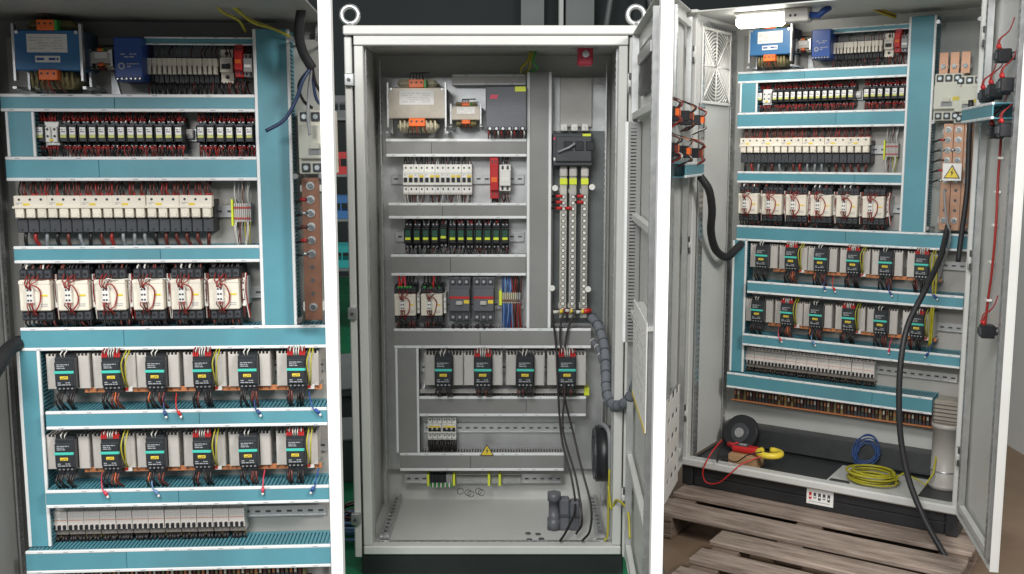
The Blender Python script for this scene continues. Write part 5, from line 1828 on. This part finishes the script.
def on_floor(x, y, z=None): return ground(x, y, zf if z is None else z)


e = empty('cable_reel', R.w(R.px(742, 428, .14)[0], vsR - .026, .14), R.yaw, f'black cutting disc reel leaning on the cabinet floor {rw}', 'reel')
for (r_, t, m, z, nm) in ((.085, .014, 'black_plastic', 0, 'disc'), (.045, .020, 'charcoal', 0, 'hub'), (.022, .026, 'grey_plastic', 0, 'core')):
    b = MB(); n_ = Vector((-.25, -.9, .35)).normalized(); c = Vector((0, 0, .087)); b.tube([c - n_ * t, c + n_ * t], r_, 28, m); b.obj(nm, e)
e = empty('clamp_meter', R.w(R.px(733, 450, .33)[0], vsR + .034, .33), R.yaw, f'red and yellow clamp meter lying behind the sill {rw}', 'meter')
b = MB(); b.box(0, .115, -.026, .026, .001, .030, 'red', .009); b.box(.01, .07, -.018, .018, .029, .034, 'charcoal', .003); b.obj('body', e)
b = MB(); b.box(.03, .062, -.012, .012, .0335, .0352, 'grey_plastic'); b.obj('screen', e)
b = MB(); b.tube([(.165 + .048 * math.cos(a * .29 + math.pi * .82), .045 * math.sin(a * .29 + math.pi * .82), .016) for a in range(20)], .014, 8, 'yellow'); b.obj('jaw', e)
b = MB(); b.tube([(-.03, .02, .02), (0, .01, .02), (.02, .0, .03)], .012, 8, 'red'); b.obj('trigger', e)
b = MB(); b.box(-.035, .09, -.05, .05, -.058, 0, 'cardboard', .002)
tag(b.obj('cardboard_box', None, R.w(R.px(740, 452, .33)[0], vsR + .033, .33), R.yaw), f'small flat cardboard box under the clamp meter {rw}', 'box')
for (m, lab, pts) in (('red', 'red', ((722, 440), (712, 452), (703, 470), (706, 482), (718, 483), (730, 474), (742, 464), (765, 455))), ('wire_dark', 'black', ((724, 442), (719, 452), (717, 462), (721, 456), (735, 462), (748, 455), (762, 452)))):
    dd = [DF - .08, DF, DF + .035, DF + .03, DF + .03, DF + .03, DF + .01, DF - .06]
    cable(R, [(R.px(*p, d)[0], max(R.px(*p, d)[1], vsR + .006) if d < DF + .022 else R.px(*p, d)[1], d) for p, d in zip(pts, dd)], .0028, m, f'{lab} meter test lead draped over the sill {rw}', group='test leads')
p0 = R.w(R.px(822, 478, .40)[0], vsR - .026, .40)
e = empty('floor_plate', p0, R.yaw, f'loose light grey plate with handle lying on the cabinet floor {rw}', 'plate')
b = MB(); b.box(0, .36, 0, .30, .001, .006, 'cab_grey', .001); b.obj('sheet', e)
b = MB(); b.box(.02, .10, .015, .05, .0062, .022, 'dark_steel', .004); dots(b, [.04, .08], .015, .015, .006, 'chrome'); b.obj('handle', e)
for (m, R_, n_, sq, lab, px_, r_) in (('wire_yg', .105, 13, .38, f'yellow-green wire coil on the loose plate {rw}', (872, 473), .0042), ('wire_blue', .058, 6, .9, f'blue wire coil resting behind the loose plate {rw}', (856, 446), .003)):
    P = []
    rg = random.Random(n_)
    for a in range(n_ * 22):
        t = a / 22 * 2 * math.pi
        rr = R_ * (.66 + .34 * ((a // 22 * 7) % 10) / 10) * (1 + .07 * math.sin(t + a // 22)) + rg.uniform(-.002, .002)
        P.append((rr * math.cos(t), rr * math.sin(t) * .85, .012 + .045 * ((a // 22 * 3) % 7) / 7 + (.05 * (math.sin(t) + 1) if m == 'wire_blue' else 0)))
    if m == 'wire_yg': P += [(R_ * .9 + .02, .03, .05), (R_ + .06, .05, .03), (R_ + .10, .02, .02), (R_ + .12, .06, .06), (R_ + .125, .10, .16)]
    b = MB(); b.tube(P, r_, 6, m)
    q = R.w(R.px(*px_, .27)[0], vsR - .026 + (.008 if m == 'wire_yg' else 0), .27 if m == 'wire_yg' else .10); tag(b.obj('wire_coil', None, q, R.yaw), lab, 'wire coil')
e = empty('fan_unit', R.w(UENDR - .035, vsR - .025, .14), R.yaw, f'pale cylindrical fan unit standing in the cabinet corner {rw}', 'fan')
b = MB(); b.tube([(0, 0, 0), (0, 0, .02), (0, 0, .021), (0, 0, .25), (0, 0, .251), (0, 0, .27)], .05, 24, 'plate_cream', rs=[.062, .062, .054, .054, .060, .060]); b.obj('drum', e)
for k in range(1):
    b = MB(); b.tube([(0, 0, .07 + k * .06), (0, 0, .075 + k * .06)], .0565, 24, 'zinc'); b.obj('band', e)
b = MB(); b.box(-.05, .05, -.05, .05, .2705, .37, 'core', .008)
for k in range(5): b.box(-.052, .052, -.052, .052, .285 + k * .016, .289 + k * .016, 'dark_steel')
b.obj('motor', e)
# side channel rails at the cabinet floor back
# pallet
def pallet(x0, x1, ya, yb, label, seed):
    e = empty('pallet', R.w((x0 + x1) / 2, -zR, -(ya + yb) / 2), R.yaw, label, 'pallet', 'wooden pallets')
    h, q = (x1 - x0) / 2, (yb - ya) / 2
    rg = random.Random(seed)
    n = int((2 * q + .07) / .195)
    st = (2 * q + .075) / n
    for k in range(n):
        y = -q + k * st
        j, t = rg.uniform(-.012, .0), rg.uniform(-.003, .0)
        b = MB(); b.box(-h - j, h + j, y, y + st - .075 + rg.uniform(-.008, .008), .098, .120 + t, 'wood', .003); b.obj('deck_board', e)
    for x in (-h + .02, -.05, h - .12):
        b = MB(); b.box(x, x + .10, -q, q, .0785, .0975, 'wood_dark', .002); b.obj('stringer', e)
        for yy in (-q + .005, -.05, q - .105):
            b = MB(); b.box(x + .002, x + .098, yy, yy + .10, .0255, .078, 'wood_dark', .003); b.obj('block', e)
        b = MB(); b.box(x, x + .10, -q, q, .0085, .025, 'wood_dark', .002); b.obj('bottom_board', e)
    return e


pallet(UW0 - .02, UW1 + .10, -DF - .36, .10, 'weathered wooden pallet under the open cabinet', 4)
uf = R.px(663, 574, DF + .95)[0]
pallet(uf, uf + 1.15, -DF - .95, -DF - .42, 'smaller empty wooden pallet in front of the loaded pallet', 8)
p = ground(690, 512, .004)
e = empty('cardboard_carton', (.595, 4.36, .004), math.radians(-10), 'brown cardboard carton on the floor beside the pallet', 'carton')
b = MB(); b.box(-.085, .085, -.14, .14, .0005, .30, 'cardboard', .003); b.obj('body', e)
for s_ in (-1, 1):
    b = MB(); b.prism([(s_ * .002, .302), (s_ * .139, .3012), (s_ * .139, .305), (s_ * .002, .306)], 'x', -.083, .083, 'cardboard'); b.obj('flap', e)

# ================================================================== loose cables in the doorless cabinet
lw = L.where
hp = ((306, -12, .26), (301, 12, .24), (299, 34, .22), (303, 52, .20), (312, 68, .18))
cable(L, [(*L.px(x, y, d), d) for (x, y, d) in hp], .014, 'hose', f'thick black hose coming down beside the broad duct {lw}', n=12)
for k, (m, P, r_) in enumerate((('wire_navy', ((312, 66, .18), (303, 80, .2), (296, 100, .2), (284, 120, .2), (266, 131, .2)), .0055), ('wire_dark', ((312, 66, .18), (299, 84, .17), (303, 100, .15), (312, 108, .12)), .0045),
                                ('wire_grey', ((312, 66, .18), (309, 90, .16), (308, 118, .15), (310, 135, .14)), .0045), ('wire_dark', ((312, 66, .18), (316, 84, .16), (324, 96, .14)), .0045), ('wire_navy', ((312, 68, .17), (316, 98, .15), (326, 108, .14)), .0045))):
    cable(L, [(*L.px(x, y, d), d) for (x, y, d) in P], r_, m, f'{("long blue", "short black", "hanging grey", "second short black", "second blue")[k]} core fanning out of the black hose {lw}', group='cores out of the hose')
for k in range(3):
    P = ((216 + k * 3, -6, .30), (232 + k * 2, 8, .28), (250 + k, 18 + k * 2, .22), (270 + 2 * k, 27 + k, .14), (293, 38, .10)) if k else ((214, -6, .3), (220, 10, .28), (238, 20, .2), (246, 32, .06))
    cable(L, [(*L.px(x, y, d), d) for (x, y, d) in P], .004, 'wire_yg', f'{ORD[k]} yellow-green earth wire under the roof {lw}', group='roof earth wires ' + lw)
hp = ((-14, 384, .30), (-2, 366, .22), (8, 350, .14), (22, 341, .07))
corrugated(L, [(*L.px(x, y, d), d) for (x, y, d) in hp], .022, 'hose', f'black corrugated conduit entering the wide middle duct {lw}')
